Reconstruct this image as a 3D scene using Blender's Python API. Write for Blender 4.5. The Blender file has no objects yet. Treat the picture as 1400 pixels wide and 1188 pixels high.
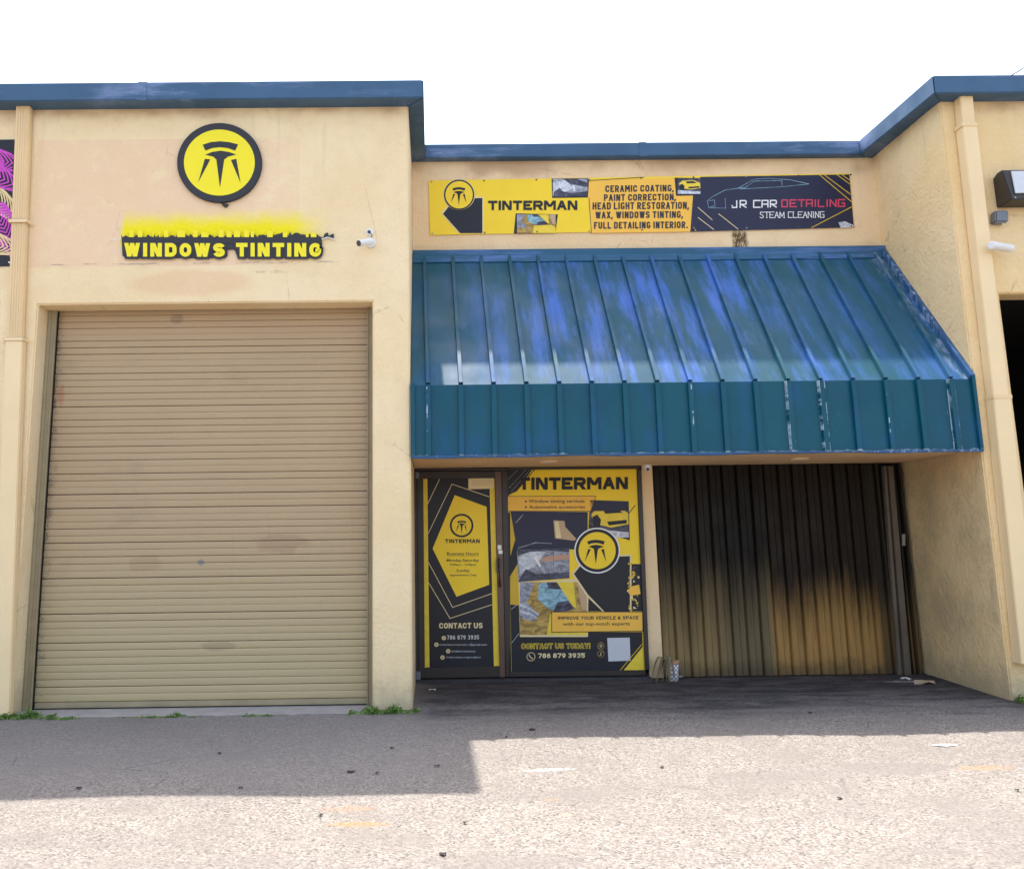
import bpy, bmesh, math, random
from mathutils import Vector
S = bpy.context.scene
C = S.collection
R = random.Random(7)

# ------------------------------------------------------------------ camera, world, sun, exposure
CO = Vector((0.19297, -7.32011, 1.40497))
CF = Vector((0.00812547, 0.98644768, 0.16387478))
CR = Vector((0.99989941, -0.00610985, -0.01280002))
CU = Vector((0.0116253, -0.1639623, 0.9863981))
FPX, PPX, PPY = 1130.35, 700 - 100.37, 594 - 42.62
cd = bpy.data.cameras.new('camera')
cam = bpy.data.objects.new('camera', cd); C.objects.link(cam)
from mathutils import Matrix
cam.matrix_world = Matrix(((CR.x, CU.x, -CF.x, CO.x), (CR.y, CU.y, -CF.y, CO.y), (CR.z, CU.z, -CF.z, CO.z), (0, 0, 0, 1)))
cd.sensor_fit = 'HORIZONTAL'; cd.sensor_width = 36
cd.lens = FPX / 1400 * 36
cd.shift_x = (700 - PPX) / 1400
cd.shift_y = (PPY - 594) / 1400
cd.clip_end = 1000; cd.clip_start = 0.05
S.camera = cam

LDIR = Vector((0.052, -0.385, -1.0)).normalized()
SUN_EL = math.asin(-LDIR.z)
W = bpy.data.worlds.new('World'); S.world = W; W.use_nodes = True
wn = W.node_tree.nodes; wl = W.node_tree.links
wn.clear()
sky = wn.new('ShaderNodeTexSky'); sky.sky_type = 'NISHITA'; sky.sun_disc = False
sky.sun_elevation = SUN_EL; sky.sun_rotation = math.atan2(-LDIR.x, -LDIR.y)
sky.air_density = 1.0; sky.dust_density = 3.0; sky.ozone_density = 1.0
bg = wn.new('ShaderNodeBackground'); bg.inputs[1].default_value = 0.15
wo = wn.new('ShaderNodeOutputWorld')
hz = wn.new('ShaderNodeHueSaturation'); hz.inputs['Saturation'].default_value = 0.74   # thin white haze over the whole sky
wl.new(sky.outputs[0], hz.inputs['Color']); wl.new(hz.outputs[0], bg.inputs[0]); wl.new(bg.outputs[0], wo.inputs[0])
sd = bpy.data.lights.new('sun', 'SUN'); sd.energy = 2.75; sd.angle = math.radians(0.6); sd.color = (1.0, 0.95, 0.87)
sun = bpy.data.objects.new('sun', sd); C.objects.link(sun)
sun.rotation_euler = LDIR.to_track_quat('-Z', 'Y').to_euler(); sun.location = (-3, 12, 30)
S.view_settings.view_transform = 'Standard'; S.view_settings.look = 'None'
S.view_settings.gamma = 1; S.view_settings.use_curve_mapping = False
S.view_settings.exposure = 1.7

# ------------------------------------------------------------------ helpers
def at(px, py, Y):
    r = CF + CR * ((px - PPX) / FPX) - CU * ((py - PPY) / FPX)
    return CO + r * ((Y - CO.y) / r.y)
def atg(px, py, Z=0.0):
    r = CF + CR * ((px - PPX) / FPX) - CU * ((py - PPY) / FPX)
    return CO + r * ((Z - CO.z) / r.z)

def tag(o, label=None, cat=None, group=None, kind=None):
    if label: o['label'] = label
    if cat: o['category'] = cat
    if group: o['group'] = group
    if kind: o['kind'] = kind
    return o
def empty(name, loc=(0, 0, 0), label=None, cat=None, group=None):
    o = bpy.data.objects.new(name, None); o.location = loc; o.empty_display_size = 0.1
    C.objects.link(o); return tag(o, label, cat, group)
def link(name, me, m, parent=None):
    if m and not me.materials: me.materials.append(m)
    o = bpy.data.objects.new(name, me); C.objects.link(o)
    if parent:
        o.parent = parent
        q = parent; off = Vector((0, 0, 0))
        while q: off += q.location; q = q.parent
        o.location = -off          # all meshes are written in world coordinates
    return o
class MB:
    def __init__(s): s.v = []; s.f = []; s.sm = False
    def quad(s, a, b, c, d):
        n = len(s.v); s.v += [tuple(a), tuple(b), tuple(c), tuple(d)]; s.f.append((n, n+1, n+2, n+3)); return s
    def poly(s, pts):
        n = len(s.v); s.v += [tuple(p) for p in pts]; s.f.append(tuple(range(n, n+len(pts)))); return s
    def box(s, x0, x1, y0, y1, z0, z1):
        n = len(s.v)
        s.v += [(x, y, z) for x in (x0, x1) for y in (y0, y1) for z in (z0, z1)]
        for q in ((0,1,3,2),(4,6,7,5),(0,4,5,1),(2,3,7,6),(0,2,6,4),(1,5,7,3)): s.f.append(tuple(n+i for i in q))
        return s
    def hexa(s, P):   # 8 points in box order (x0y0z0,x0y0z1,x0y1z0,x0y1z1,x1...)
        n = len(s.v); s.v += [tuple(p) for p in P]
        for q in ((0,1,3,2),(4,6,7,5),(0,4,5,1),(2,3,7,6),(0,2,6,4),(1,5,7,3)): s.f.append(tuple(n+i for i in q))
        return s
    def prism(s, pts, off):   # polygon swept by a vector, capped
        n = len(s.v); k = len(pts); off = Vector(off)
        s.v += [tuple(Vector(p)) for p in pts] + [tuple(Vector(p)+off) for p in pts]
        s.f.append(tuple(range(n, n+k))); s.f.append(tuple(range(n+2*k-1, n+k-1, -1)))
        for i in range(k): j = (i+1) % k; s.f.append((n+i, n+j, n+k+j, n+k+i))
        return s
    def tube(s, pts, r, seg=10, caps=True):
        pts = [Vector(p) for p in pts]; n0 = len(s.v)
        if not hasattr(r, '__len__'): r = [r]*len(pts)
        for i, p in enumerate(pts):
            t = (pts[min(i+1, len(pts)-1)] - pts[max(i-1, 0)]).normalized()
            a = t.cross(Vector((0, 0, 1)))
            if a.length < 1e-3: a = t.cross(Vector((1, 0, 0)))
            a.normalize(); b = t.cross(a)
            for k in range(seg):
                w = 2*math.pi*k/seg; s.v.append(tuple(p + (a*math.cos(w) + b*math.sin(w))*r[i]))
        for i in range(len(pts)-1):
            for k in range(seg):
                k2 = (k+1) % seg
                s.f.append((n0+i*seg+k, n0+i*seg+k2, n0+(i+1)*seg+k2, n0+(i+1)*seg+k))
        if caps:
            s.f.append(tuple(n0+k for k in range(seg))[::-1]); s.f.append(tuple(n0+(len(pts)-1)*seg+k for k in range(seg)))
        return s
    def mesh(s, name, smooth=False, bevel=0, front=False):
        me = bpy.data.meshes.new(name); me.from_pydata(s.v, [], s.f); me.validate(); me.update()
        bm = bmesh.new(); bm.from_mesh(me); bmesh.ops.recalc_face_normals(bm, faces=bm.faces)
        if bevel:
            bmesh.ops.bevel(bm, geom=[e for e in bm.edges if e.is_manifold and e.calc_face_angle(0) > 0.5 and (not front or max(v.co.y for v in e.verts) < 0.01)], offset=bevel, segments=2, affect='EDGES', clamp_overlap=True)
        bm.to_mesh(me); bm.free()
        if smooth: me.shade_smooth()
        return me
    def build(s, name, m, parent=None, smooth=False, bevel=0, front=False):
        return link(name, s.mesh(name, smooth, bevel, front), m, parent)

# ------------------------------------------------------------------ material kit
class NT:
    def __init__(s, name, rough=0.8, spec=0.3, metal=0.0):
        s.m = bpy.data.materials.new(name); s.m.use_nodes = True
        s.t = s.m.node_tree; s.n = s.t.nodes; s.l = s.t.links
        s.b = s.n['Principled BSDF']; s.b.inputs['Roughness'].default_value = rough
        s.b.inputs['Specular IOR Level'].default_value = spec; s.b.inputs['Metallic'].default_value = metal
        s.g = s.n.new('ShaderNodeNewGeometry'); s.pos = s.g.outputs['Position']
        s.x, s.y, s.z = None, None, None
    def sep(s):
        if s.x is None:
            q = s.n.new('ShaderNodeSeparateXYZ'); s.l.new(s.pos, q.inputs[0]); s.x, s.y, s.z = q.outputs
        return s.x, s.y, s.z
    def _in(s, sock, v):
        if v is None: return
        if isinstance(v, (int, float)): sock.default_value = v
        elif isinstance(v, (tuple, list)):
            sock.default_value = (*v, 1) if len(v) == 3 and sock.type == 'RGBA' else v
        else: s.l.new(v, sock)
    def math(s, op, a, b=None, c=None, clamp=False):
        q = s.n.new('ShaderNodeMath'); q.operation = op; q.use_clamp = clamp
        s._in(q.inputs[0], a); s._in(q.inputs[1], b); s._in(q.inputs[2], c); return q.outputs[0]
    def scaled(s, v, off=(0, 0, 0)):
        q = s.n.new('ShaderNodeMapping'); s.l.new(s.pos, q.inputs[0]); q.inputs['Scale'].default_value = v; q.inputs['Location'].default_value = off
        return q.outputs[0]
    def noise(s, scale, detail=4, rough=0.55, vec=None, dist=0.0):
        q = s.n.new('ShaderNodeTexNoise'); s.l.new(vec or s.pos, q.inputs['Vector'])
        q.inputs['Scale'].default_value = scale; q.inputs['Detail'].default_value = detail
        q.inputs['Roughness'].default_value = rough; q.inputs['Distortion'].default_value = dist
        return q.outputs[0]
    def voro(s, scale, vec=None, feat='F1', out='Distance', rnd=1.0):
        q = s.n.new('ShaderNodeTexVoronoi'); q.feature = feat; s.l.new(vec or s.pos, q.inputs['Vector']); q.inputs['Scale'].default_value = scale
        q.inputs['Randomness'].default_value = rnd
        return q.outputs[out]
    def ramp(s, f, *stops):
        q = s.n.new('ShaderNodeValToRGB'); s.l.new(f, q.inputs[0]); e = q.color_ramp.elements
        while len(e) < len(stops): e.new(0.5)
        for i, (p, c) in enumerate(stops):
            e[i].position = p; e[i].color = (c, c, c, 1) if isinstance(c, (int, float)) else (*c, 1)
        return q.outputs[0]
    def smooth(s, v, lo, hi, a=0.0, b=1.0):
        q = s.n.new('ShaderNodeMapRange'); q.interpolation_type = 'SMOOTHSTEP'; s._in(q.inputs[0], v)
        q.inputs[1].default_value = lo; q.inputs[2].default_value = hi; q.inputs[3].default_value = a; q.inputs[4].default_value = b
        return q.outputs[0]
    def mix(s, f, a, b, mode='MIX'):
        q = s.n.new('ShaderNodeMix'); q.data_type = 'RGBA'; q.blend_type = mode
        s._in(q.inputs['Factor'], f) if False else s._in(q.inputs[0], f)
        s._in(q.inputs[6], a); s._in(q.inputs[7], b); return q.outputs[2]
    def mul(s, *a):
        r = a[0]
        for v in a[1:]: r = s.math('MULTIPLY', r, v)
        return r
    def box(s, ax, a0, a1, bx, b0, b1, soft=0.03, wob=0.0, wscale=4):
        if wob:
            n = s.math('MULTIPLY', s.math('SUBTRACT', s.noise(wscale, 5), 0.5), wob*2)
            ax = s.math('ADD', ax, n); bx = s.math('ADD', bx, n)
        return s.mul(s.smooth(ax, a0-soft, a0+soft), s.smooth(ax, a1-soft, a1+soft, 1, 0), s.smooth(bx, b0-soft, b0+soft), s.smooth(bx, b1-soft, b1+soft, 1, 0))
    def blob(s, x, y, cx, cy, rx, ry, wob=0.5, wscale=6, lo=0.7, hi=1.1):
        dx = s.math('DIVIDE', s.math('SUBTRACT', x, cx), rx); dy = s.math('DIVIDE', s.math('SUBTRACT', y, cy), ry)
        d = s.math('SQRT', s.math('ADD', s.mul(dx, dx), s.mul(dy, dy)))
        d = s.math('ADD', d, s.math('MULTIPLY', s.math('SUBTRACT', s.noise(wscale, 5, 0.65), 0.5), wob*2))
        return s.smooth(d, lo, hi, 1, 0)
    def bump(s, h, strength=0.5, dist=0.01, prev=None):
        q = s.n.new('ShaderNodeBump'); q.inputs['Strength'].default_value = strength; q.inputs['Distance'].default_value = dist
        s.l.new(h, q.inputs['Height'])
        if prev: s.l.new(prev, q.inputs['Normal'])
        return q.outputs[0]
    def done(s, col=None, rough=None, normal=None, metal=None):
        s._in(s.b.inputs['Base Color'], col); s._in(s.b.inputs['Roughness'], rough)
        s._in(s.b.inputs['Normal'], normal); s._in(s.b.inputs['Metallic'], metal); return s.m

def plain(name, col, rough=0.6, spec=0.4, metal=0.0, var=0.12, vs=9.0):
    k = NT(name, rough, spec, metal)
    n = k.noise(vs, 5)
    c = k.mix(n, tuple(v*(1-var) for v in col), tuple(min(1, v*(1+var)) for v in col))
    return k.done(c, normal=k.bump(k.noise(60, 3), 0.08, 0.003))

def mk_wall(name, base, pale, extra=None, rough_scale=1.0, grime=(0.42, 0.35, 0.23)):
    k = NT(name, 0.9, 0.2); x, y, z = k.sep()
    c = k.mix(k.smooth(k.noise(0.9, 5, 0.6), 0.35, 0.68), base, pale)
    c = k.mix(k.smooth(k.noise(5, 6, 0.7), 0.45, 0.75, 0, 0.35), c, tuple(v*0.84 for v in base))
    # rain streaks running down from the coping
    st = k.noise(1.0, 5, 0.7, k.scaled((7, 7, 0.35)))
    sf = k.mul(k.smooth(st, 0.56, 0.74), k.smooth(z, 4.4, 5.5, 0, 0.22))
    c = k.mix(sf, c, grime)
    # rusty brown band of dirt just under the coping
    tb = k.mul(k.smooth(k.math('ADD', z, k.math('MULTIPLY', k.noise(3, 5), 0.35)), 5.50, 5.66), k.smooth(k.noise(1.3, 3), 0.4, 0.62, 0, 0.55))
    c = k.mix(tb, c, (0.38, 0.21, 0.12))
    # splashed dirt at the foot of the wall
    ft = k.mul(k.smooth(k.math('ADD', z, k.math('MULTIPLY', k.noise(9, 6, 0.7), 0.5)), 0.22, 0.62, 0.75, 0))
    c = k.mix(ft, c, grime)
    # small chips and pock marks
    ch = k.mul(k.smooth(k.noise(34, 3, 0.6), 0.68, 0.73), k.smooth(k.noise(3.1, 2), 0.48, 0.62))
    c = k.mix(k.mul(ch, 0.6), c, (0.2, 0.17, 0.13))
    hc = k.voro(0.9, k.scaled((1, 1, 0.8), (2, 0, 1)), 'DISTANCE_TO_EDGE'); hn = k.math('ADD', hc, k.math('MULTIPLY', k.math('SUBTRACT', k.noise(7, 5, 0.7), 0.5), 0.05))
    c = k.mix(k.mul(k.smooth(k.math('ABSOLUTE', hn), 0.0, 0.004, 1, 0), k.smooth(k.noise(1.7, 3), 0.5, 0.6), 0.45), c, (0.33, 0.25, 0.15))
    c = k.mix(k.smooth(k.noise(60, 4, 0.75), 0.5, 0.75, 0, 0.35), c, tuple(v*0.72 for v in base))
    if extra: c = extra(k, c)
    h = k.math('ADD', k.noise(26, 6, 0.65), k.math('MULTIPLY', k.noise(7, 4, 0.6), 0.8))
    nb = k.bump(h, 0.75*rough_scale, 0.02)
    nb = k.bump(k.noise(140, 3, 0.7), 0.35, 0.003, nb)
    return k.done(c, 0.92, nb)

def left_extra(k, c):
    x, y, z = k.sep()
    a = at(52, 192, 0); b = at(408, 362, 0)
    xx = k.math('ADD', x, 0.0)
    m = k.box(xx, a.x, b.x, z, b.z, a.z, 0.008, 0.0)
    rag = k.smooth(k.noise(4.5, 5, 0.65), 0.30, 0.50)
    edge = k.smooth(x, b.x-0.75, b.x+0.1, 1, 0.45)
    c = k.mix(k.mul(m, rag, edge, 0.62), c, (0.86, 0.58, 0.38))
    a = at(170, 372, 0); b = at(350, 402, 0)
    c = k.mix(k.mul(k.blob(x, z, (a.x+b.x)/2, (a.z+b.z)/2, (b.x-a.x)/2, 0.13, 0.5, 5), 0.45), c, (0.80, 0.50, 0.28))
    # old screw holes and paint cracks along the bottom of the faded rectangle
    zl = at(200, 361, 0).z
    cr = k.mul(k.smooth(k.math('ABSOLUTE', k.math('SUBTRACT', z, k.math('ADD', zl, k.math('MULTIPLY', k.math('SUBTRACT', k.noise(6, 4), 0.5), 0.05)))), 0.003, 0.009, 1, 0), k.smooth(k.noise(3, 3), 0.47, 0.55))
    cr = k.mul(cr, k.smooth(x, -3.4, -3.3), k.smooth(x, -0.8, -0.6, 1, 0))
    c = k.mix(k.mul(cr, 0.55), c, (0.25, 0.22, 0.2))
    # sprayed yellow paint over the old letters
    a = at(166, 286, 0); b = at(455, 334, 0)
    n = k.math('MULTIPLY', k.math('SUBTRACT', k.noise(5, 6, 0.7), 0.5), 0.16)
    zz = k.math('ADD', z, n)
    xm = k.mul(k.smooth(k.math('ADD', x, n), a.x-0.01, a.x+0.05), k.smooth(k.math('ADD', x, n), b.x-0.45, b.x+0.02, 1, 0))
    zm = k.mul(k.smooth(zz, a.z-0.20, a.z+0.02, 1, 0), k.smooth(z, b.z-0.03, b.z+0.01))
    c = k.mix(k.mul(xm, zm), c, (0.92, 0.78, 0.02))
    return c

def back_extra(k, c):
    x, y, z = k.sep()
    a = at(1002, 314, 1.295); b = at(1024, 346, 1.295)
    st = k.noise(1, 6, 0.75, k.scaled((60, 1, 16)))
    m = k.mul(k.smooth(k.math('ADD', x, k.math('MULTIPLY', k.noise(9, 4), 0.06)), a.x+0.0, a.x+0.04), k.smooth(k.math('ADD', x, k.math('MULTIPLY', k.noise(9, 4), 0.06)), b.x, b.x+0.05, 1, 0), k.smooth(z, 4.40, 4.45), k.smooth(z, a.z-0.06, a.z+0.03, 1, 0))
    c = k.mix(k.mul(m, k.smooth(st, 0.38, 0.52)), c, (0.13, 0.08, 0.035))
    return c

def right_extra(k, c):
    x, y, z = k.sep()
    m = k.mul(k.smooth(k.noise(2.4, 6, 0.7, k.scaled((1, 1, 0.8))), 0.5, 0.62), k.smooth(z, 3.2, 2.0, 0, 1))
    m = k.mul(k.smooth(k.noise(1.2, 6, 0.7), 0.36, 0.66, 0, 0.7), k.smooth(z, 2.0, 2.6, 1, 0.0), k.smooth(y, 0.02, 0.06))
    c = k.mix(m, c, (0.52, 0.41, 0.24))
    v = k.mul(k.smooth(k.noise(2.2, 6, 0.75, k.scaled((1, 3, 1.2))), 0.60, 0.68), k.smooth(k.noise(22, 4, 0.7), 0.5, 0.6), k.smooth(y, 0.02, 0.06), 0.6)
    return k.mix(v, c, (0.16, 0.13, 0.09))

M = {}
M['wall_left'] = mk_wall('stucco_left', (0.88, 0.675, 0.385), (0.93, 0.75, 0.475), left_extra, 0.6)
M['wall_back'] = mk_wall('stucco_recess', (0.85, 0.61, 0.345), (0.89, 0.68, 0.42), back_extra, 0.7)
M['wall_right'] = mk_wall('stucco_right', (0.88, 0.64, 0.32), (0.92, 0.70, 0.40), right_extra, 1.1)
M['soffit'] = plain('soffit_paint', (0.80, 0.55, 0.32), 0.85, 0.2, var=0.2, vs=3)

# ---- ground
def mk_ground():
    k = NT('asphalt', 0.9, 0.25); x, y, z = k.sep()
    cell = k.voro(95, out='Color'); q = k.n.new('ShaderNodeSeparateColor'); k.l.new(cell, q.inputs[0])
    g1 = q.outputs[0]
    cell2 = k.voro(28, out='Color'); q2 = k.n.new('ShaderNodeSeparateColor'); k.l.new(cell2, q2.inputs[0])
    c = k.ramp(g1, (0.0, (0.080, 0.066, 0.060)), (0.20, (0.170, 0.149, 0.134)), (0.6, (0.235, 0.210, 0.186)), (1.0, (0.33, 0.30, 0.262)))
    c = k.mix(k.smooth(q2.outputs[1], 0.80, 1.0, 0, 0.5), c, (0.21, 0.17, 0.15))
    c = k.mix(k.smooth(k.noise(1.1, 6, 0.65), 0.44, 0.70, 0, 0.7), c, (0.175, 0.155, 0.138))
    c = k.mix(k.smooth(k.noise(8, 5, 0.7), 0.50, 0.70, 0, 0.45), c, (0.19, 0.165, 0.15))
    c = k.mix(k.smooth(k.noise(1, 5, 0.7, k.scaled((0.35, 1.6, 1), (4, 2, 0))), 0.48, 0.66, 0, 0.35), c, (0.17, 0.15, 0.14))
    c = k.mix(k.smooth(k.noise(30, 5, 0.8), 0.62, 0.74, 0, 0.45), c, (0.13, 0.11, 0.095))
    # worn grey drive area left, near the roller door
    c = k.mix(k.mul(k.smooth(x, -0.2, 0.8, 1, 0), k.smooth(y, -2.6, -1.6), 0.35), c, (0.24, 0.22, 0.21))
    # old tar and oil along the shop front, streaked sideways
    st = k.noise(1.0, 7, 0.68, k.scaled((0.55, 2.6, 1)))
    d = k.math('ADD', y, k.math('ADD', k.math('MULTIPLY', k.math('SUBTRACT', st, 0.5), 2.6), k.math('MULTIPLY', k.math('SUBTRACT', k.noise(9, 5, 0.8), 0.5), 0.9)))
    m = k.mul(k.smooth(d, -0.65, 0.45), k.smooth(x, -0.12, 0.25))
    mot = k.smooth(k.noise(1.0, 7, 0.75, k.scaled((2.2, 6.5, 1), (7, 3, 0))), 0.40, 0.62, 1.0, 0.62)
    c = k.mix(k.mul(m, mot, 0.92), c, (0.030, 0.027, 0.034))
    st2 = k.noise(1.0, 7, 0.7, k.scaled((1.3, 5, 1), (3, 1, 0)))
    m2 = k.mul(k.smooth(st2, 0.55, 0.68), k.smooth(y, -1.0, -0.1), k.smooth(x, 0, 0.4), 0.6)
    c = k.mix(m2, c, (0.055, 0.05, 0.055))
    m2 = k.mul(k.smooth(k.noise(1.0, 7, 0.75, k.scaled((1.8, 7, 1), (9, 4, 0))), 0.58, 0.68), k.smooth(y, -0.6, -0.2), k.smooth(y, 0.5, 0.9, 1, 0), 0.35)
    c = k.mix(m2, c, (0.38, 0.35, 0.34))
    for (px, py, rx, ry, f) in ((1215, 1048, 0.40, 0.16, 0.5), (1100, 1060, 0.5, 0.12, 0.28), (960, 1062, 0.4, 0.06, 0.2), (1200, 948, 0.5, 0.09, 0.5), (735, 1178, 0.25, 0.1, 0.3), (180, 985, 0.3, 0.06, 0.3), (1380, 1150, 0.5, 0.3, 0.3), (60, 1150, 0.8, 0.15, 0.22)):
        p = atg(px, py)
        c = k.mix(k.mul(k.blob(x, y, p.x, p.y, rx, ry, 0.6, 5), f), c, (0.17, 0.15, 0.14))
    for (px, py, rx, ry, col, f) in ((492, 1126, 0.20, 0.045, (0.50, 0.19, 0.03), 0.5), (478, 1104, 0.18, 0.05, (0.50, 0.20, 0.05), 0.28), (1345, 1048, 0.2, 0.06, (0.50, 0.22, 0.05), 0.35), (760, 1050, 0.16, 0.02, (0.8, 0.77, 0.75), 0.7), (752, 1090, 0.06, 0.02, (0.50, 0.22, 0.05), 0.4), (773, 1110, 0.04, 0.03, (0.7, 0.3, 0.2), 0.5), (1236, 934, 0.2, 0.06, (0.6, 0.6, 0.62), 0.6), (740, 1052, 0.15, 0.02, (0.8, 0.77, 0.75), 0.5)):
        p = atg(px, py)
        c = k.mix(k.mul(k.blob(x, y, p.x, p.y, rx, ry, 0.55, 11, 0.7, 0.95), k.smooth(k.noise(45, 4, 0.7), 0.40, 0.52), f), c, col)
    # hairline cracks
    cr = k.voro(1.1, k.scaled((1, 1, 1)), 'DISTANCE_TO_EDGE')
    cm = k.mul(k.smooth(cr, 0.003, 0.010, 1, 0), k.smooth(k.noise(1.6, 3), 0.55, 0.62), 0.5)
    c = k.mix(cm, c, (0.10, 0.09, 0.085))
    nb = k.bump(k.voro(95), 0.6, 0.008)
    nb = k.bump(k.noise(3.5, 6, 0.7), 0.35, 0.05, nb)
    return k.done(c, 0.93, nb)
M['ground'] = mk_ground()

# ---- blue chalked paint
def mk_blue(name, dark, mid, chalk, amt=0.5, rough=0.42, streak=(6, 6, 1.0)):
    k = NT(name, rough, 0.45); x, y, z = k.sep()
    c = k.mix(k.noise(2.2, 5, 0.6), dark, mid)
    s1 = k.noise(1.0, 6, 0.7, k.scaled(streak))
    s2 = k.noise(0.75, 4, 0.6)
    f = k.mul(k.smooth(s1, 0.48, 0.66), k.smooth(s2, 0.40, 0.62), amt)
    c = k.mix(f, c, chalk)
    w = k.mul(k.smooth(k.noise(1, 6, 0.8, k.scaled((22, 22, 5))), 0.70, 0.76), k.smooth(k.noise(1.4, 3), 0.5, 0.6))
    c = k.mix(k.mul(w, 0.55), c, (0.55, 0.6, 0.68))
    c = k.mix(k.smooth(k.noise(40, 4, 0.7), 0.6, 0.8, 0, 0.25), c, dark)
    rr = k.ramp(k.noise(5, 4), (0.3, rough-0.08), (0.7, rough+0.2))
    return k.done(c, rr, k.bump(k.noise(2.2, 3), 0.25, 0.02))
M['coping'] = mk_blue('coping_paint', (0.030, 0.085, 0.150), (0.055, 0.130, 0.24), (0.22, 0.29, 0.48), 0.85, 0.5, (0.9, 0.9, 5))
def mk_awning(name, vert):
    k = NT(name, 0.4, 0.28); x, y, z = k.sep()
    if vert: a, b = (0.001, 0.062, 0.100), (0.002, 0.084, 0.130)
    else: a, b = (0.006, 0.065, 0.105), (0.010, 0.088, 0.150)
    c = k.mix(k.noise(1.8, 5, 0.6), a, b)
    c = k.mix(k.smooth(k.noise(1.1, 3), 0.45, 0.65, 0, 0.5), c, (0.002, 0.090, 0.125) if vert else (0.010, 0.080, 0.085))
    if not vert:
        # chalky blue oxidation running down the panels, heaviest mid-awning
        tx = k.math('ADD', x, k.math('MULTIPLY', k.noise(0.9, 4), 0.3))
        xm = k.mul(k.smooth(tx, 0.4, 1.7, 0.12, 1), k.smooth(tx, 3.1, 4.8, 1, 0.45))
        s1 = k.noise(1.0, 6, 0.65, k.scaled((5.5, 0.9, 0.9)))
        f = k.mul(k.smooth(s1, 0.44, 0.68), xm)
        c = k.mix(k.mul(f, 0.72), c, (0.06, 0.16, 0.58))
        s2 = k.noise(1.0, 6, 0.7, k.scaled((8, 2, 2), (5, 2, 0)))
        f2 = k.mul(k.smooth(s2, 0.54, 0.76), xm, 0.35)
        c = k.mix(f2, c, (0.14, 0.23, 0.52))
        # pale streaks on the right-hand hip
        f3 = k.mul(k.smooth(x, 4.85, 5.06), k.smooth(k.noise(1, 6, 0.75, k.scaled((14, 4, 4))), 0.45, 0.62), 0.6)
        c = k.mix(f3, c, (0.30, 0.38, 0.48))
        rr = k.ramp(k.noise(3, 5), (0.3, 0.42), (0.7, 0.66))
    else:
        f = k.mul(k.smooth(k.noise(1.0, 5, 0.65, k.scaled((2.2, 1, 1.2))), 0.50, 0.68), 0.5)
        c = k.mix(f, c, (0.010, 0.085, 0.24))
        # scraped white lines where paint has split on the seams
        sc = k.mul(k.smooth(k.noise(1, 5, 0.8, k.scaled((60, 1, 7))), 0.64, 0.70), k.smooth(x, 2.5, 3.6, 0.0, 1), k.smooth(k.noise(2.2, 2), 0.52, 0.6))
        c = k.mix(k.mul(sc, 0.5), c, (0.4, 0.5, 0.6))
        for (X0, f0, f1) in ((3.378, 0.42, 0.52), (3.428, 0.5, 0.6), (3.672, 0.47, 0.56), (3.735, 0.47, 0.56), (4.845, 0.36, 0.46), (4.90, 0.36, 0.46), (0.15, 0.46, 0.56), (2.52, 0.52, 0.6), (4.27, 0.52, 0.6)):
            xm_ = k.math('ABSOLUTE', k.math('SUBTRACT', k.math('ADD', x, k.math('MULTIPLY', k.math('SUBTRACT', k.noise(9, 3), 0.5), 0.012)), X0))
            c = k.mix(k.mul(k.smooth(xm_, 0.003, 0.007, 1, 0), k.smooth(k.noise(1, 4, 0.7, k.scaled((3, 1, 6), (X0*3, 0, 0))), f0, f1), 0.85), c, (0.45, 0.55, 0.62))
        c = k.mix(k.mul(k.smooth(k.math('ADD', z, k.math('MULTIPLY', k.noise(14, 4, 0.7), 0.05)), 2.165, 2.185, 1, 0), k.smooth(k.noise(2.5, 5, 0.75), 0.46, 0.56), 0.8), c, (0.45, 0.52, 0.58))
        rr = k.ramp(k.noise(3, 5), (0.3, 0.30), (0.7, 0.5))
    nb = k.bump(k.noise(1, 3, 0.5, k.scaled((2.5, 1.2, 1.2))), 0.35, 0.03)
    return k.done(c, rr, nb)
M['awn_slope'] = mk_awning('awning_slope_paint', False)
M['awn_face'] = mk_awning('awning_face_paint', True)
M['awn_worn'] = mk_blue('worn_blue_trim', (0.01, 0.06, 0.14), (0.02, 0.10, 0.26), (0.35, 0.45, 0.60), 0.8, 0.4, (25, 25, 2.0))
M['awn_flash'] = mk_blue('awning_flashing_paint', (0.006, 0.075, 0.13), (0.012, 0.10, 0.20), (0.11, 0.19, 0.50), 0.8, 0.38, (1.0, 6, 14))

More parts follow.
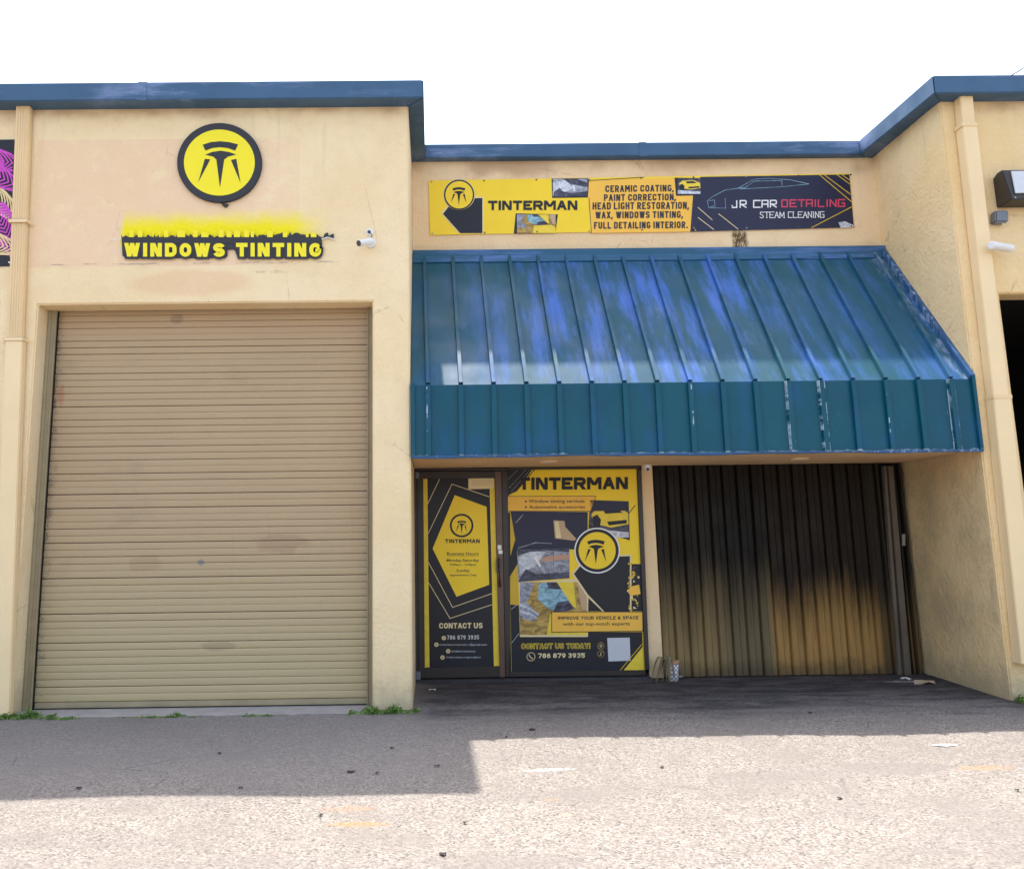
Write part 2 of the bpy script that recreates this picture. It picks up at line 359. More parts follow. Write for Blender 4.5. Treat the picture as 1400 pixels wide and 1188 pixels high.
# ---- roller door
def mk_slat():
    k = NT('roller_slat_paint', 0.5, 0.4); x, y, z = k.sep()
    c = k.mix(k.noise(0.8, 4), (0.42, 0.29, 0.165), (0.50, 0.36, 0.205))
    c = k.mix(k.smooth(z, 0.2, 1.9, 0.85, 0), c, (0.49, 0.395, 0.215))
    c = k.mix(k.smooth(k.noise(2.3, 6, 0.7, k.scaled((0.5, 1, 1))), 0.55, 0.75, 0, 0.35), c, (0.30, 0.23, 0.14))
    c = k.mix(k.smooth(k.noise(1, 5, 0.7, k.scaled((14, 1, 0.7))), 0.60, 0.8, 0, 0.25), c, (0.25, 0.20, 0.13))
    for (px, py, rx, rz, col, f) in ((385, 742, 0.28, 0.10, (0.34, 0.21, 0.12), 0.5), (198, 770, 0.16, 0.08, (0.34, 0.22, 0.12), 0.35), (275, 769, 0.035, 0.03, (0.18, 0.18, 0.22), 0.7), (241, 436, 0.07, 0.05, (0.14, 0.10, 0.07), 0.4), (84, 540, 0.03, 0.12, (0.45, 0.16, 0.07), 0.5), (300, 883, 0.15, 0.04, (0.28, 0.2, 0.12), 0.4)):
        p = at(px, py, 0.25)
        c = k.mix(k.mul(k.blob(x, z, p.x, p.z, rx, rz, 0.6, 7), f), c, col)
    g = k.smooth(x, -3.32, -3.2, 1, 0)
    c = k.mix(k.mul(g, k.smooth(k.noise(9, 6, 0.75), 0.5, 0.62), 0.7), c, (0.08, 0.06, 0.045))
    sp = k.smooth(k.noise(45, 4, 0.7), 0.66, 0.74, 0, 0.35)
    c = k.mix(sp, c, (0.15, 0.10, 0.06))
    return k.done(c, k.ramp(k.noise(4, 4), (0.3, 0.42), (0.7, 0.62)), k.bump(k.noise(4, 3, 0.5, k.scaled((1, 1, 4))), 0.25, 0.01))
M['slat'] = mk_slat()
M['guide'] = plain('door_guide_paint', (0.34, 0.28, 0.17), 0.55, 0.4, var=0.25, vs=6)
M['dark'] = plain('dark_void_paint', (0.02, 0.018, 0.016), 0.8, 0.2)
M['pipe'] = plain('downspout_paint', (0.84, 0.62, 0.34), 0.55, 0.35, var=0.1, vs=2.5)
M['pipe_pale'] = plain('downspout_pale_paint', (0.88, 0.67, 0.38), 0.5, 0.35, var=0.08, vs=2.5)
M['concrete'] = plain('threshold_concrete', (0.36, 0.33, 0.31), 0.9, 0.2, var=0.3, vs=7)
M['bronze'] = plain('bronze_aluminium', (0.030, 0.021, 0.018), 0.42, 0.5, var=0.35, vs=5)
M['bronze_lit'] = plain('lit_bronze_aluminium', (0.12, 0.066, 0.042), 0.4, 0.5, var=0.3, vs=5)  # paler copy of the bronze, its lit look put into the colour
M['roof'] = plain('roof_gravel', (0.30, 0.29, 0.27), 0.95, 0.1, var=0.3, vs=20)
M['white_plastic'] = plain('white_plastic', (0.80, 0.78, 0.74), 0.4, 0.5, var=0.05)
M['lens_black'] = plain('camera_lens_glass', (0.012, 0.012, 0.014), 0.12, 0.8)
M['grey_metal'] = plain('grey_enamel', (0.16, 0.18, 0.21), 0.45, 0.5)
M['lamp_body'] = plain('lamp_bronze_enamel', (0.035, 0.028, 0.024), 0.5, 0.5)
M['lamp_lens'] = plain('frosted_lamp_lens', (0.62, 0.63, 0.64), 0.25, 0.5, var=0.12, vs=14)
M['steel'] = plain('galvanised_steel', (0.34, 0.32, 0.30), 0.4, 0.5, 0.5, var=0.25, vs=7)
k = NT('window_glass', 0.06, 0.6); M['glass'] = k.done((0.012, 0.012, 0.015), 0.06)
M['asph_rubber'] = plain('black_rubber', (0.02, 0.018, 0.017), 0.7, 0.3)

def mk_shutter():
    k = NT('black_to_tan_shutter', 0.45, 0.18); x, y, z = k.sep()
    tan = k.mix(k.noise(1, 5, 0.6, k.scaled((7, 1, 1.2))), (0.29, 0.175, 0.065), (0.45, 0.25, 0.075))
    grn = k.mix(k.noise(3, 4), (0.20, 0.155, 0.075), (0.30, 0.22, 0.10))
    c = k.mix(k.smooth(x, 3.62, 3.68, 0.75, 0), tan, grn)
    c = k.mix(k.mul(k.smooth(x, 2.9, 3.3, 0, 1), k.smooth(x, 3.55, 3.66, 1, 0), 0.6), c, (0.10, 0.085, 0.055))
    # black above, tan below: ragged, streaky edge, different on the two halves
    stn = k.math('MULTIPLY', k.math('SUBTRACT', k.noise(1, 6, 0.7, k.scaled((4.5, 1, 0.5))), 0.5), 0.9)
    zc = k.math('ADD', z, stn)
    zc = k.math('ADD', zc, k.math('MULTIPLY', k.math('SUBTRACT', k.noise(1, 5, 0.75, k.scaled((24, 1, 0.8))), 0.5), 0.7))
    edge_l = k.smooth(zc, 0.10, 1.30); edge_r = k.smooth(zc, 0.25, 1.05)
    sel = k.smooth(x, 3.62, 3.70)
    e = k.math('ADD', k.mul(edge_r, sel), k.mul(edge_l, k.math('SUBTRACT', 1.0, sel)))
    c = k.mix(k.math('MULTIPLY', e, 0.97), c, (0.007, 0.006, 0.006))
    c = k.mix(k.smooth(x, 4.70, 4.76, 0, 0.7), c, (0.03, 0.026, 0.018))
    foot = k.smooth(k.math('ADD', z, k.math('MULTIPLY', k.noise(7, 5, 0.7), 0.25)), 0.16, 0.34, 0.65, 0)
    c = k.mix(foot, c, (0.07, 0.055, 0.035))
    # bare scratches
    sc = k.smooth(k.noise(1, 5, 0.8, k.scaled((46, 1, 1.1))), 0.68, 0.73, 0, 0.30)
    c = k.mix(k.mul(sc, 1.3), c, (0.22, 0.19, 0.14))
    return k.done(c, k.ramp(k.noise(5, 4), (0.3, 0.45), (0.7, 0.7)), k.bump(k.noise(1, 4, 0.6, k.scaled((9, 1, 1))), 0.3, 0.01))
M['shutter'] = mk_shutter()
M['shutter_post'] = plain('shutter_post_paint', (0.13, 0.105, 0.08), 0.45, 0.4, var=0.4, vs=5)

# ------------------------------------------------------------------ ground
D = 1.295; XR = 5.095; XL = -3.39; XD = -0.34; HT = 5.67
def grid_mesh(xs, ys, zf):
    v = [(x, y, zf(x, y)) for y in ys for x in xs]; nx = len(xs)
    f = [(j*nx+i, j*nx+i+1, (j+1)*nx+i+1, (j+1)*nx+i) for j in range(len(ys)-1) for i in range(nx-1)]
    me = bpy.data.meshes.new('ground'); me.from_pydata(v, [], f); me.shade_smooth(); return me
def gz(x, y):
    z = 0.0
    if y > 0: z += 0.022*min(1, y/1.2) * (1 if x > -0.1 else 0.3)
    if -6 < y < -0.35:
        w = min(1, (-0.35-y)/0.6)
        z += w*(0.006*math.sin(x*1.7+y*0.9) + 0.004*math.sin(x*3.9-y*2.6+1) - 0.004)
    return z
xs = [-300, -120, -50, -20] + [-10+i*0.2 for i in range(111)] + [20, 50, 120, 300]
ys = [-300, -120, -50, -20, -12] + [-8+i*0.15 for i in range(67)] + [5, 15, 50, 300]
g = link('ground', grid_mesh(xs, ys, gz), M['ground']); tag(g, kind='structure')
th = MB(); n = 46
top = [(XL+0.0+i*(XD-XL)/n, -0.10-0.02*R.random()-(0.03 if i % 9 == 0 else 0), 0.002) for i in range(n+1)]
for i in range(n):
    a, b = top[i], top[i+1]
    th.quad(a, b, (b[0], 0.33, 0.002), (a[0], 0.33, 0.002)); th.quad((a[0], a[1]-0.01, -0.02), (b[0], b[1]-0.01, -0.02), b, a)
tag(th.build('door_threshold', M['concrete']), kind='structure')

# ------------------------------------------------------------------ warehouse
WH = empty('warehouse', (0, 0, 0), 'long cream stucco warehouse with blue coping, beige roller door and recessed shop front', 'building')
def wall_grid(xs, zs, holes, y0, y1, top=True):
    """front face at y0, back at y1, with rectangular holes and their reveals"""
    b = MB(); xs = sorted(set(xs + [h[0] for h in holes] + [h[1] for h in holes])); zs = sorted(set(zs + [h[2] for h in holes] + [h[3] for h in holes]))
    def solid(i, j):
        if not (0 <= i < len(xs)-1 and 0 <= j < len(zs)-1): return False
        cx, cz = (xs[i]+xs[i+1])/2, (zs[j]+zs[j+1])/2
        return not any(h[0] < cx < h[1] and h[2] < cz < h[3] for h in holes)
    vi = {}
    def V(x, y, z):
        kx = (round(x, 4), round(y, 4), round(z, 4))
        if kx not in vi: vi[kx] = len(b.v); b.v.append(kx)
        return vi[kx]
    for i in range(len(xs)-1):
        for j in range(len(zs)-1):
            if not solid(i, j): continue
            x0, x1, z0, z1 = xs[i], xs[i+1], zs[j], zs[j+1]
            b.f.append((V(x0,y0,z0), V(x1,y0,z0), V(x1,y0,z1), V(x0,y0,z1)))
            b.f.append((V(x0,y1,z0), V(x0,y1,z1), V(x1,y1,z1), V(x1,y1,z0)))
            if not solid(i-1, j): b.f.append((V(x0,y0,z0), V(x0,y0,z1), V(x0,y1,z1), V(x0,y1,z0)))
            if not solid(i+1, j): b.f.append((V(x1,y0,z0), V(x1,y1,z0), V(x1,y1,z1), V(x1,y0,z1)))
            if not solid(i, j-1): b.f.append((V(x0,y0,z0), V(x0,y1,z0), V(x1,y1,z0), V(x1,y0,z0)))
            if not solid(i, j+1): b.f.append((V(x0,y0,z1), V(x1,y0,z1), V(x1,y1,z1), V(x0,y1,z1)))
    return b
ZT = 5.55
wall_grid([-10.2, 0], [-0.1, ZT], [(XL, XD, -0.1, 3.575), (-6.80, -3.745, -0.1, 3.60)], 0, 0.22).build('wall', M['wall_left'], WH, bevel=0.012, front=True)
MB().box(-0.22, 0, 0.22, 14, -0.1, ZT).build('wall', M['wall_left'], WH)
wall_grid([0.002, XR+0.046], [-0.1, ZT+0.03], [(0.002, 2.345, -0.1, 2.158), (2.485, XR+0.046, -0.1, 2.158)], D, D+0.2).build('wall', M['wall_back'], WH)
SP = 0.048
MB().hexa([(XR, 0.22, -0.1), (XR, 0.22, ZT), (XR+SP, D+0.2, -0.1), (XR+SP, D+0.2, ZT), (XR+0.22, 0.22, -0.1), (XR+0.22, 0.22, ZT), (XR+0.22, D+0.2, -0.1), (XR+0.22, D+0.2, ZT)]).build('wall', M['wall_right'], WH)
MB().box(XR+SP, XR+0.22, D+0.2, 14, -0.1, ZT).build('wall', M['wall_right'], WH)
wall_grid([XR, 12], [-0.1, ZT], [(5.435, 8.5, -0.1, 3.585)], 0, 0.22).build('wall', M['wall_right'], WH, bevel=0.012, front=True)
MB().box(-10.2, -10.0, 0.222, 14, -0.1, ZT).build('wall', M['wall_left'], WH)
MB().box(11.8, 12, 0.222, 14, -0.1, ZT).build('wall', M['wall_right'], WH)
MB().box(-10.2, 12, 14.002, 14.2, -0.1, ZT).build('wall', M['wall_right'], WH)
MB().box(-9.98, -0.222, 0.23, 13.99, 5.2, 5.3).build('roof', M['roof'], WH)
MB().box(0.003, XR-0.003, D+0.21, 13.99, 5.2, 5.3).build('roof', M['roof'], WH)
MB().box(XR+0.222, 11.79, 0.23, 13.99, 5.2, 5.3).build('roof', M['roof'], WH)
# dark rooms behind the openings
def room(x0, x1, y0, y1, z1):
    b = MB(); e = 0.01
    b.quad((x0,y1,0.01),(x1,y1,0.01),(x1,y1,z1),(x0,y1,z1)); b.quad((x0,y0,0.01),(x0,y1,0.01),(x0,y1,z1),(x0,y0,z1))
    b.quad((x1,y0,0.01),(x1,y1,0.01),(x1,y1,z1),(x1,y0,z1)); b.quad((x0,y0,z1),(x1,y0,z1),(x1,y1,z1),(x0,y1,z1))
    return b
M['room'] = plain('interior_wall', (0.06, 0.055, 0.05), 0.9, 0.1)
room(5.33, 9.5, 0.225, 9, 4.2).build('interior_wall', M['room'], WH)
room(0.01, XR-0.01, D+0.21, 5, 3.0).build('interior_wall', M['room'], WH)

# coping: one continuous hollow cap, mitred at the corners
def coping():
    OV = 0.165; OB = 0.10; z0, z1 = 5.49, HT
    path = [(-10.36, -OV), (0.15, -OV), (0.15, D-OB), (XR-OV+0.02, D-OB), (XR-OV+0.02, -OV), (12.16, -OV)]
    inner = [(-10.36, 0.24), (-0.24, 0.24), (-0.24, D+0.22), (XR+0.24, D+0.22), (XR+0.24, 0.24), (12.16, 0.24)]
    segs = []
    for i in range(5):
        dz = 0.05 if i == 2 else 0.0
        b = MB()
        lo0, lo1 = z0 + (0.06 if i == 2 else 0), z0 + (0.06 if i == 2 else 0)
        hi = z1 + (0.04 if i == 2 else 0)
        P, Q, Pi, Qi = path[i], path[i+1], inner[i], inner[i+1]
        if i == 1: z0a, z0b, z1a, z1b = z0, z0+0.06, z1, z1+0.04
        elif i == 3: z0a, z0b, z1a, z1b = z0+0.06, z0, z1+0.04, z1
        else: z0a = z0b = lo0; z1a = z1b = hi
        b.hexa([(P[0],P[1],z0a),(P[0],P[1],z1a),(Pi[0],Pi[1],z0a),(Pi[0],Pi[1],z1a+0.02),(Q[0],Q[1],z0b),(Q[0],Q[1],z1b),(Qi[0],Qi[1],z0b),(Qi[0],Qi[1],z1b+0.02)])
        # drip edge folded out along the lower rim
        d = Vector((Q[0]-P[0], Q[1]-P[1], 0)).normalized(); nrm = Vector((d.y, -d.x, 0))
        a = Vector((P[0], P[1], 0)); c_ = Vector((Q[0], Q[1], 0))
        b.build('coping', M['coping'], WH, bevel=0.008)
        # cover joints every three metres
        L = (c_-a).length; nj = int(L//3)
        for j in range(1, nj+1):
            p = a + d*(L*j/(nj+1)); w = d*0.04
            zz0 = z0a+(z0b-z0a)*j/(nj+1); zz1 = z1a+(z1b-z1a)*j/(nj+1)
            m = MB(); q0 = p-w+nrm*0.004; q1 = p+w+nrm*0.004
            r0 = p-w-nrm*0.02; r1 = p+w-nrm*0.02
            m.hexa([(q0.x,q0.y,zz0-0.004),(q0.x,q0.y,zz1+0.001),(r0.x,r0.y,zz0-0.004),(r0.x,r0.y,zz1+0.001),(q1.x,q1.y,zz0-0.004),(q1.x,q1.y,zz1+0.001),(r1.x,r1.y,zz0-0.004),(r1.x,r1.y,zz1+0.001)])
            m.build('coping_joint', M['coping'], WH)
coping()

# ------------------------------------------------------------------ roller doors
def roller(x0, x1, ztop, parent):
    rd = bpy.data.objects.new('roller_door', None); C.objects.link(rd); rd.parent = parent; rd.empty_display_size = .1
    N_ = 57; z_lo = 0.060; pitch = (3.60-z_lo)/N_; yd = 0.25
    prof = [(0.005, 0.0), (0.0, 0.0012), (-0.0025, 0.004), (-0.0042, 0.016), (-0.0050, 0.034), (-0.0042, 0.052), (-0.002, 0.0585), (0.002, 0.0600), (0.006, 0.0605)]
    m = MB(); nx = 5
    for i in range(nx):
        xx = x0 + (x1-x0)*i/(nx-1)
        for (dy, dz) in prof: m.v.append((xx, yd+dy, dz*pitch/0.0617))
    k = len(prof)
    for i in range(nx-1):
        for j in range(k-1): m.f.append((i*k+j, (i+1)*k+j, (i+1)*k+j+1, i*k+j+1))
    me = m.mesh('slat', smooth=False); me.materials.append(M['slat'])
    for s_ in range(N_):
        o = bpy.data.objects.new('slat', me); C.objects.link(o); o.parent = rd
        o.location = (R.uniform(-0.002, 0.002), R.uniform(-0.0015, 0.0015), z_lo+s_*pitch + R.uniform(-0.0005, 0.0005))
        o.rotation_euler = (R.uniform(-0.006, 0.006), R.uniform(-0.0004, 0.0004), 0)
    MB().box(x0-0.02, x1+0.02, 0.272, 0.29, 0.0, 3.7).build('backing', M['dark'], rd)
    b = MB().box(x0+0.02, x1-0.02, yd-0.02, yd+0.015, 0.022, 0.058); b.box(x0+0.02, x1-0.02, yd-0.035, yd+0.01, 0.014, 0.0225)
    b.build('bottom_bar', M['guide'], rd, bevel=0.002)
    MB().box(x0+0.03, x1-0.03, yd-0.01, yd+0.012, -0.006, 0.0135).build('rubber_seal', M['asph_rubber'], rd)
    for (a, b_) in ((x0-0.11, x0+0.012), (x1-0.012, x1+0.10)):
        m = MB(); m.box(a, b_, yd-0.055, yd-0.049, 0.003, 3.7)
        edge = b_ if a < x0 else a
        m.box(edge-0.004, edge+0.004, yd-0.075, yd-0.0552, 0.003, 3.7)
        mid = (a+b_)/2
        m.box(mid-0.012, mid+0.012, yd-0.062, yd-0.0552, 0.003, 3.7)
        for z_ in [0.3+0.55*i for i in range(7)]:
            m.tube([(mid+0.03, yd-0.049, z_), (mid+0.03, yd-0.060, z_)], 0.010, 8)
        m.build('guide_rail', M['guide'], rd)
        MB().box(a+0.002, b_-0.002, yd-0.0485, yd+0.05, 0.004, 3.72).build('guide_channel', M['dark'], rd)
    return rd
roller(-3.315, -0.385, 3.6, WH)
roller(-6.72, -3.80, 3.6, WH)

# ------------------------------------------------------------------ shop front (door and window)
YB = D - 0.02
def px_box(b, x0, y0, x1, y1, Y0, Y1, x0b=None, x1b=None, y0b=None, y1b=None):
    """box whose front outline is given on the photo's plane Y0: top-left x0,y0 / top-right x1,y0b / bottom x0b..x1b"""
    x0b = x0 if x0b is None else x0b; x1b = x1 if x1b is None else x1b; y0b = y0 if y0b is None else y0b; y1b = y1 if y1b is None else y1b
    TL, TR, BR, BL = at(x0, y0, Y0), at(x1, y0b, Y0), at(x1b, y1b, Y0), at(x0b, y1, Y0)
    o = Vector((0, Y1-Y0, 0))
    return b.hexa([BL, TL, BL+o, TL+o, BR, TR, BR+o, TR+o])
SD = bpy.data.objects.new('shop_door', None); C.objects.link(SD); SD.parent = WH; tag(SD, 'bronze framed glass shop door')
SW = bpy.data.objects.new('shop_window', None); C.objects.link(SW); SW.parent = WH
# fixed outer frame
f = MB(); px_box(f, 565, 640, 694, 643.5, YB-0.02, YB+0.08); px_box(f, 565, 644, 569.5, 928, YB-0.018, YB+0.08, 567, 572)
px_box(f, 686, 644, 694, 925, YB-0.018, YB+0.08, 691.5, 697)
f.build('frame', M['bronze'], SD, bevel=0.003)
d_ = MB(); YD = YB+0.004
px_box(d_, 570, 644.5, 578.5, 927, YD-0.022, YD+0.03, 572.5, 581)
d_.build('stile', M['bronze'], SD, bevel=0.003)
d_ = MB(); px_box(d_, 676.5, 644.5, 685.4, 925.5, YD-0.022, YD+0.03, 683.5, 690.8)
d_.build('stile', M['bronze_lit'], SD, bevel=0.003)
d_ = MB(); px_box(d_, 578.7, 644.5, 676.3, 653.6, YD-0.02, YD+0.03); d_.build('rail', M['bronze'], SD, bevel=0.003)
d_ = MB(); px_box(d_, 581.2, 912.5, 683.3, 927, YD-0.02, YD+0.03, 581.2, 683.3, 911, 925.3); d_.build('rail', M['bronze'], SD, bevel=0.003)
MB().quad(at(577, 652, YD+0.006), at(684.5, 652, YD+0.006), at(684.5, 914, YD+0.006), at(577, 914, YD+0.006)).build('glass', M['glass'], SD)
h = MB(); a = at(681.5, 766, YD-0.06); b_ = at(683.5, 800, YD-0.06)
h.tube([at(681.5, 764, YD-0.02), a, b_, at(683.5, 801, YD-0.02)], 0.014, 10)
h.build('handle', M['bronze_lit'], SD, smooth=True)
h = MB(); px_box(h, 678.5, 764, 686, 782, YD-0.045, YD-0.0225); h.build('lock_plate', M['lens_black'], SD, bevel=0.003)
h = MB(); px_box(h, 680.5, 745, 685.5, 751, YD-0.028, YD-0.0225); px_box(h, 681.5, 752, 687, 757, YD-0.0275, YD-0.0225); h.build('lock_sticker', M['white_plastic'], SD)
h = MB(); px_box(h, 568, 645.5, 573, 654, YD-0.04, YD-0.0225); h.build('hinge', M['grey_metal'], SD, bevel=0.002)
h = MB(); px_box(h, 569, 918, 575, 929, YD-0.04, YD-0.0225); h.build('hinge', M['grey_metal'], SD, bevel=0.002)
# window
f = MB(); px_box(f, 694.2, 638.5, 875, 642, YB-0.02, YB+0.08, y0b=637.5, y1b=641)
px_box(f, 871.5, 642, 877, 915, YB-0.018, YB+0.08, 882, 888)
px_box(f, 697.2, 918, 883, 925, YB-0.02, YB+0.08, 697.2, 883, 916, 923)
f.build('frame', M['bronze'], SW, bevel=0.003)
MB().quad(at(692, 638, YD+0.006), at(877, 636, YD+0.006), at(884, 920, YD+0.006), at(697, 922, YD+0.006)).build('glass', M['glass'], SW)
s_ = MB(); s_.box(0.004, 2.343, D-0.10, D+0.12, -0.05, 0.045); s_.build('sill', plain('dirty_sill', (0.06, 0.055, 0.06), 0.8, 0.2, var=0.5, vs=9), WH, bevel=0.006)

# ------------------------------------------------------------------ accordion shutter
SH = bpy.data.objects.new('folding_shutter', None); C.objects.link(SH); SH.parent = WH; tag(SH, 'folding metal shutter, black above and tan below')
xa, xb, nb_ = 2.500, 4.83, 16
pw = (xb-xa)/nb_
pr = [(0.0, 0.030), (0.02, -0.004), (0.045, -0.007), (0.075, -0.002), (0.09, 0.004), (0.46, 0.006), (0.49, -0.001), (0.52, 0.013), (0.86, 0.014), (0.91, 0.020), (0.97, 0.031), (1.0, 0.031)]
m = MB(); kk = len(pr)
for zz in (0.025, 0.8, 1.5, 2.150):
    for (t, dy) in pr: m.v.append((t*pw, dy, zz))
for r_ in range(3):
    for j in range(kk-1): m.f.append((r_*kk+j, r_*kk+j+1, (r_+1)*kk+j+1, (r_+1)*kk+j))
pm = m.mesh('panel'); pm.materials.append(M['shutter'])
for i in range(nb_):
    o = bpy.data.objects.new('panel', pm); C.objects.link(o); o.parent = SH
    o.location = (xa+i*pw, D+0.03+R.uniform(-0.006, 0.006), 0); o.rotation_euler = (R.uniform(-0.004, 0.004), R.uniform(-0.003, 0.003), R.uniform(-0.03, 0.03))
po = MB()
px_box(po, 1208, 637, 1212, 928, D-0.015, D+0.04, 1229, 1234)
px_box(po, 1214.5, 637, 1221, 928, D-0.03, D+0.04, 1238, 1247)
px_box(po, 1212.2, 637, 1214.3, 928, D+0.01, D+0.04, 1234.2, 1237.8)
po.build('post', M['shutter_post'], SH, bevel=0.003)
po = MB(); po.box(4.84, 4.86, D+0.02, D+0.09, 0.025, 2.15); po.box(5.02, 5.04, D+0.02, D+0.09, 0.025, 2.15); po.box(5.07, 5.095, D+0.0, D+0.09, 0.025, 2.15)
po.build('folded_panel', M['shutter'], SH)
MB().box(2.487, XR+0.044, D+0.12, D+0.14, 0.0, 2.16).build('backing', M['dark'], SH)
MB().box(2.487, XR+0.040, D-0.01, D+0.10, 0.012, 0.024).build('floor_track', M['dark'], SH)
lk = MB(); px_box(lk, 1234, 730, 1238, 746, D-0.05, D-0.031); lk.build('latch', M['steel'], SH, bevel=0.003)

# ------------------------------------------------------------------ awning
AW = empty('awning', (2.55, 0.0, 2.13), 'teal blue standing seam metal awning over the shop front', 'awning')
ZT_A, ZF, ZB_A = 4.485, 2.785, 2.140
YF = -0.012; YTOP = D-0.004
nR = 17
topx = [0.13+0.3055*i for i in range(nR)]; botx = [0.16+0.2945*i for i in range(nR)]
topx = [0.006]+topx+[XR+0.036]; botx = [0.006]+botx+[XR-0.004]
sl = Vector((0, YF-YTOP, ZF-ZT_A)); nS = Vector((0, -(ZT_A-ZF), (YTOP-YF))).normalized(); nS = Vector((0, -abs(nS.y), abs(nS.z)))
tdown = sl.normalized()
def slope_pt(i, t, h=0.0, dx=0.0):
    x = topx[i]*(1-t)+botx[i]*t + dx
    return Vector((x, YTOP, ZT_A)) + sl*t + nS*h
for i in range(len(topx)-1):
    b = MB(); nn = 5
    sag = R.uniform(-0.006, 0.001)
    rows = []
    for r_ in range(nn):
        t = r_/(nn-1); A = slope_pt(i, t); B_ = slope_pt(i+1, t)
        row = []
        for s_i in range(5):
            u = s_i/4; q = A.lerp(B_, u); q += nS*(sag*math.sin(math.pi*u)*math.sin(math.pi*t)+R.uniform(-.0006, .0006)*(0 < t < 1)*(0 < u < 1)); q.x = A.x*(1-u)+B_.x*u; row.append(q)
        rows.append(row)
    n0 = len(b.v)
    for row in rows: b.v += [tuple(q) for q in row]
    for r_ in range(nn-1):
        for s_i in range(4): b.f.append((n0+r_*5+s_i, n0+(r_+1)*5+s_i, n0+(r_+1)*5+s_i+1, n0+r_*5+s_i+1))
    b.build('slope_panel', M['awn_slope'], AW, smooth=True)
    b = MB(); x0, x1 = botx[i], botx[i+1]
    b.quad((x0, YF, ZF), (x1, YF, ZF), (x1, YF-R.uniform(0, .004), ZB_A), (x0, YF-R.uniform(0, .004), ZB_A))
    b.build('face_panel', M['awn_face'], AW)
for i in range(1, len(topx)-1):
    w = 0.021; hh = 0.034
    b = MB()
    P = []
    for t in (0.045, 1.0):
        for (dx, h_) in ((-w, -0.002), (-w*0.8, hh), (w*0.8, hh), (w, -0.002)):
            q = slope_pt(i, t, h_, dx)
            if t == 1.0 and h_ > 0: q += Vector((0, -0.012, -0.004))
            P.append(q)
    b.v += [tuple(q) for q in P]; b.f += [(0,1,5,4),(1,2,6,5),(2,3,7,6),(0,3,2,1),(4,5,6,7)]
    b.build('slope_rib', M['awn_slope'], AW, bevel=0.0015)
    b = MB(); x = botx[i]; w = 0.0225; j = R.uniform(-0.003, 0.003)
    b.hexa([(x-w+j, YF-0.034, ZB_A+0.004), (x-w, YF-0.034, ZF-0.002), (x-w+j, YF+0.002, ZB_A+0.004), (x-w, YF+0.002, ZF-0.002), (x+w+j, YF-0.034, ZB_A+0.004), (x+w, YF-0.034, ZF-0.002), (x+w+j, YF+0.002, ZB_A+0.004), (x+w, YF+0.002, ZF-0.002)])
    b.build('face_rib', M['awn_face'], AW, bevel=0.0015)
    if i in (5, 14): AW.children[-1]['label'] = 'face rib with scraped paint' if i == 14 else 'face rib'
b = MB()   # flashing along the wall, stepped
b.box(0.006, XR+0.04, D-0.075, D-0.003, ZT_A-0.005, ZT_A+0.016); b.box(0.006, XR+0.04, D-0.083, D-0.0755, ZT_A-0.060, ZT_A+0.014)
b.hexa([(0.006, D-0.125, ZT_A-0.14), (0.006, D-0.09, ZT_A-0.055), (0.006, D-0.105, ZT_A-0.15), (0.006, D-0.072, ZT_A-0.0605), (XR+0.034, D-0.125, ZT_A-0.14), (XR+0.034, D-0.09, ZT_A-0.055), (XR+0.034, D-0.105, ZT_A-0.15), (XR+0.034, D-0.072, ZT_A-0.0605)])
b.build('top_flashing', M['awn_flash'], AW, bevel=0.002)
b = MB()   # right-hand rake flashing
for (t0, dx0, dx1, h0, h1) in ((0, -0.10, -0.004, 0.05, 0.055),):
    P = [slope_pt(-1, t, h, dx) for t in (0.02, 1.0) for (dx, h) in ((-0.05, 0.001), (-0.05, 0.05), (-0.003, 0.05), (-0.003, 0.001))]
    b.v += [tuple(q) for q in P]; b.f += [(0,1,5,4),(1,2,6,5),(2,3,7,6),(0,3,2,1),(4,5,6,7)]
b.build('rake_trim', M['awn_worn'], AW, bevel=0.002)
MB().box(XR-0.035, XR-0.002, YF-0.03, YF+0.01, ZB_A+0.002, ZF+0.03).build('corner_trim', M['awn_face'], AW, bevel=0.003)
MB().box(0.004, 0.04, YF-0.03, YF+0.01, ZB_A+0.002, ZF+0.02).build('corner_trim', M['awn_face'], AW, bevel=0.003)
b = MB(); n = 40   # bottom drip trim, slightly wavy
for i in range(n):
    x0 = 0.004+(XR-0.008)*i/n; x1 = 0.004+(XR-0.008)*(i+1)/n
    wv = lambda x: -0.004*math.sin(x*3.1)-0.003*math.sin(x*7.7)
    b.hexa([(x0, YF-0.028, ZB_A-0.012+wv(x0)), (x0, YF-0.028, ZB_A+0.006), (x0, YF+0.02, ZB_A-0.012+wv(x0)), (x0, YF+0.02, ZB_A+0.006), (x1, YF-0.028, ZB_A-0.012+wv(x1)), (x1, YF-0.028, ZB_A+0.006), (x1, YF+0.02, ZB_A-0.012+wv(x1)), (x1, YF+0.02, ZB_A+0.006)])
b.build('drip_trim', M['awn_worn'], AW)
MB().box(0.0, 0.0055, YF, D, ZB_A, ZF).build('end_plate', M['awn_face'], AW)
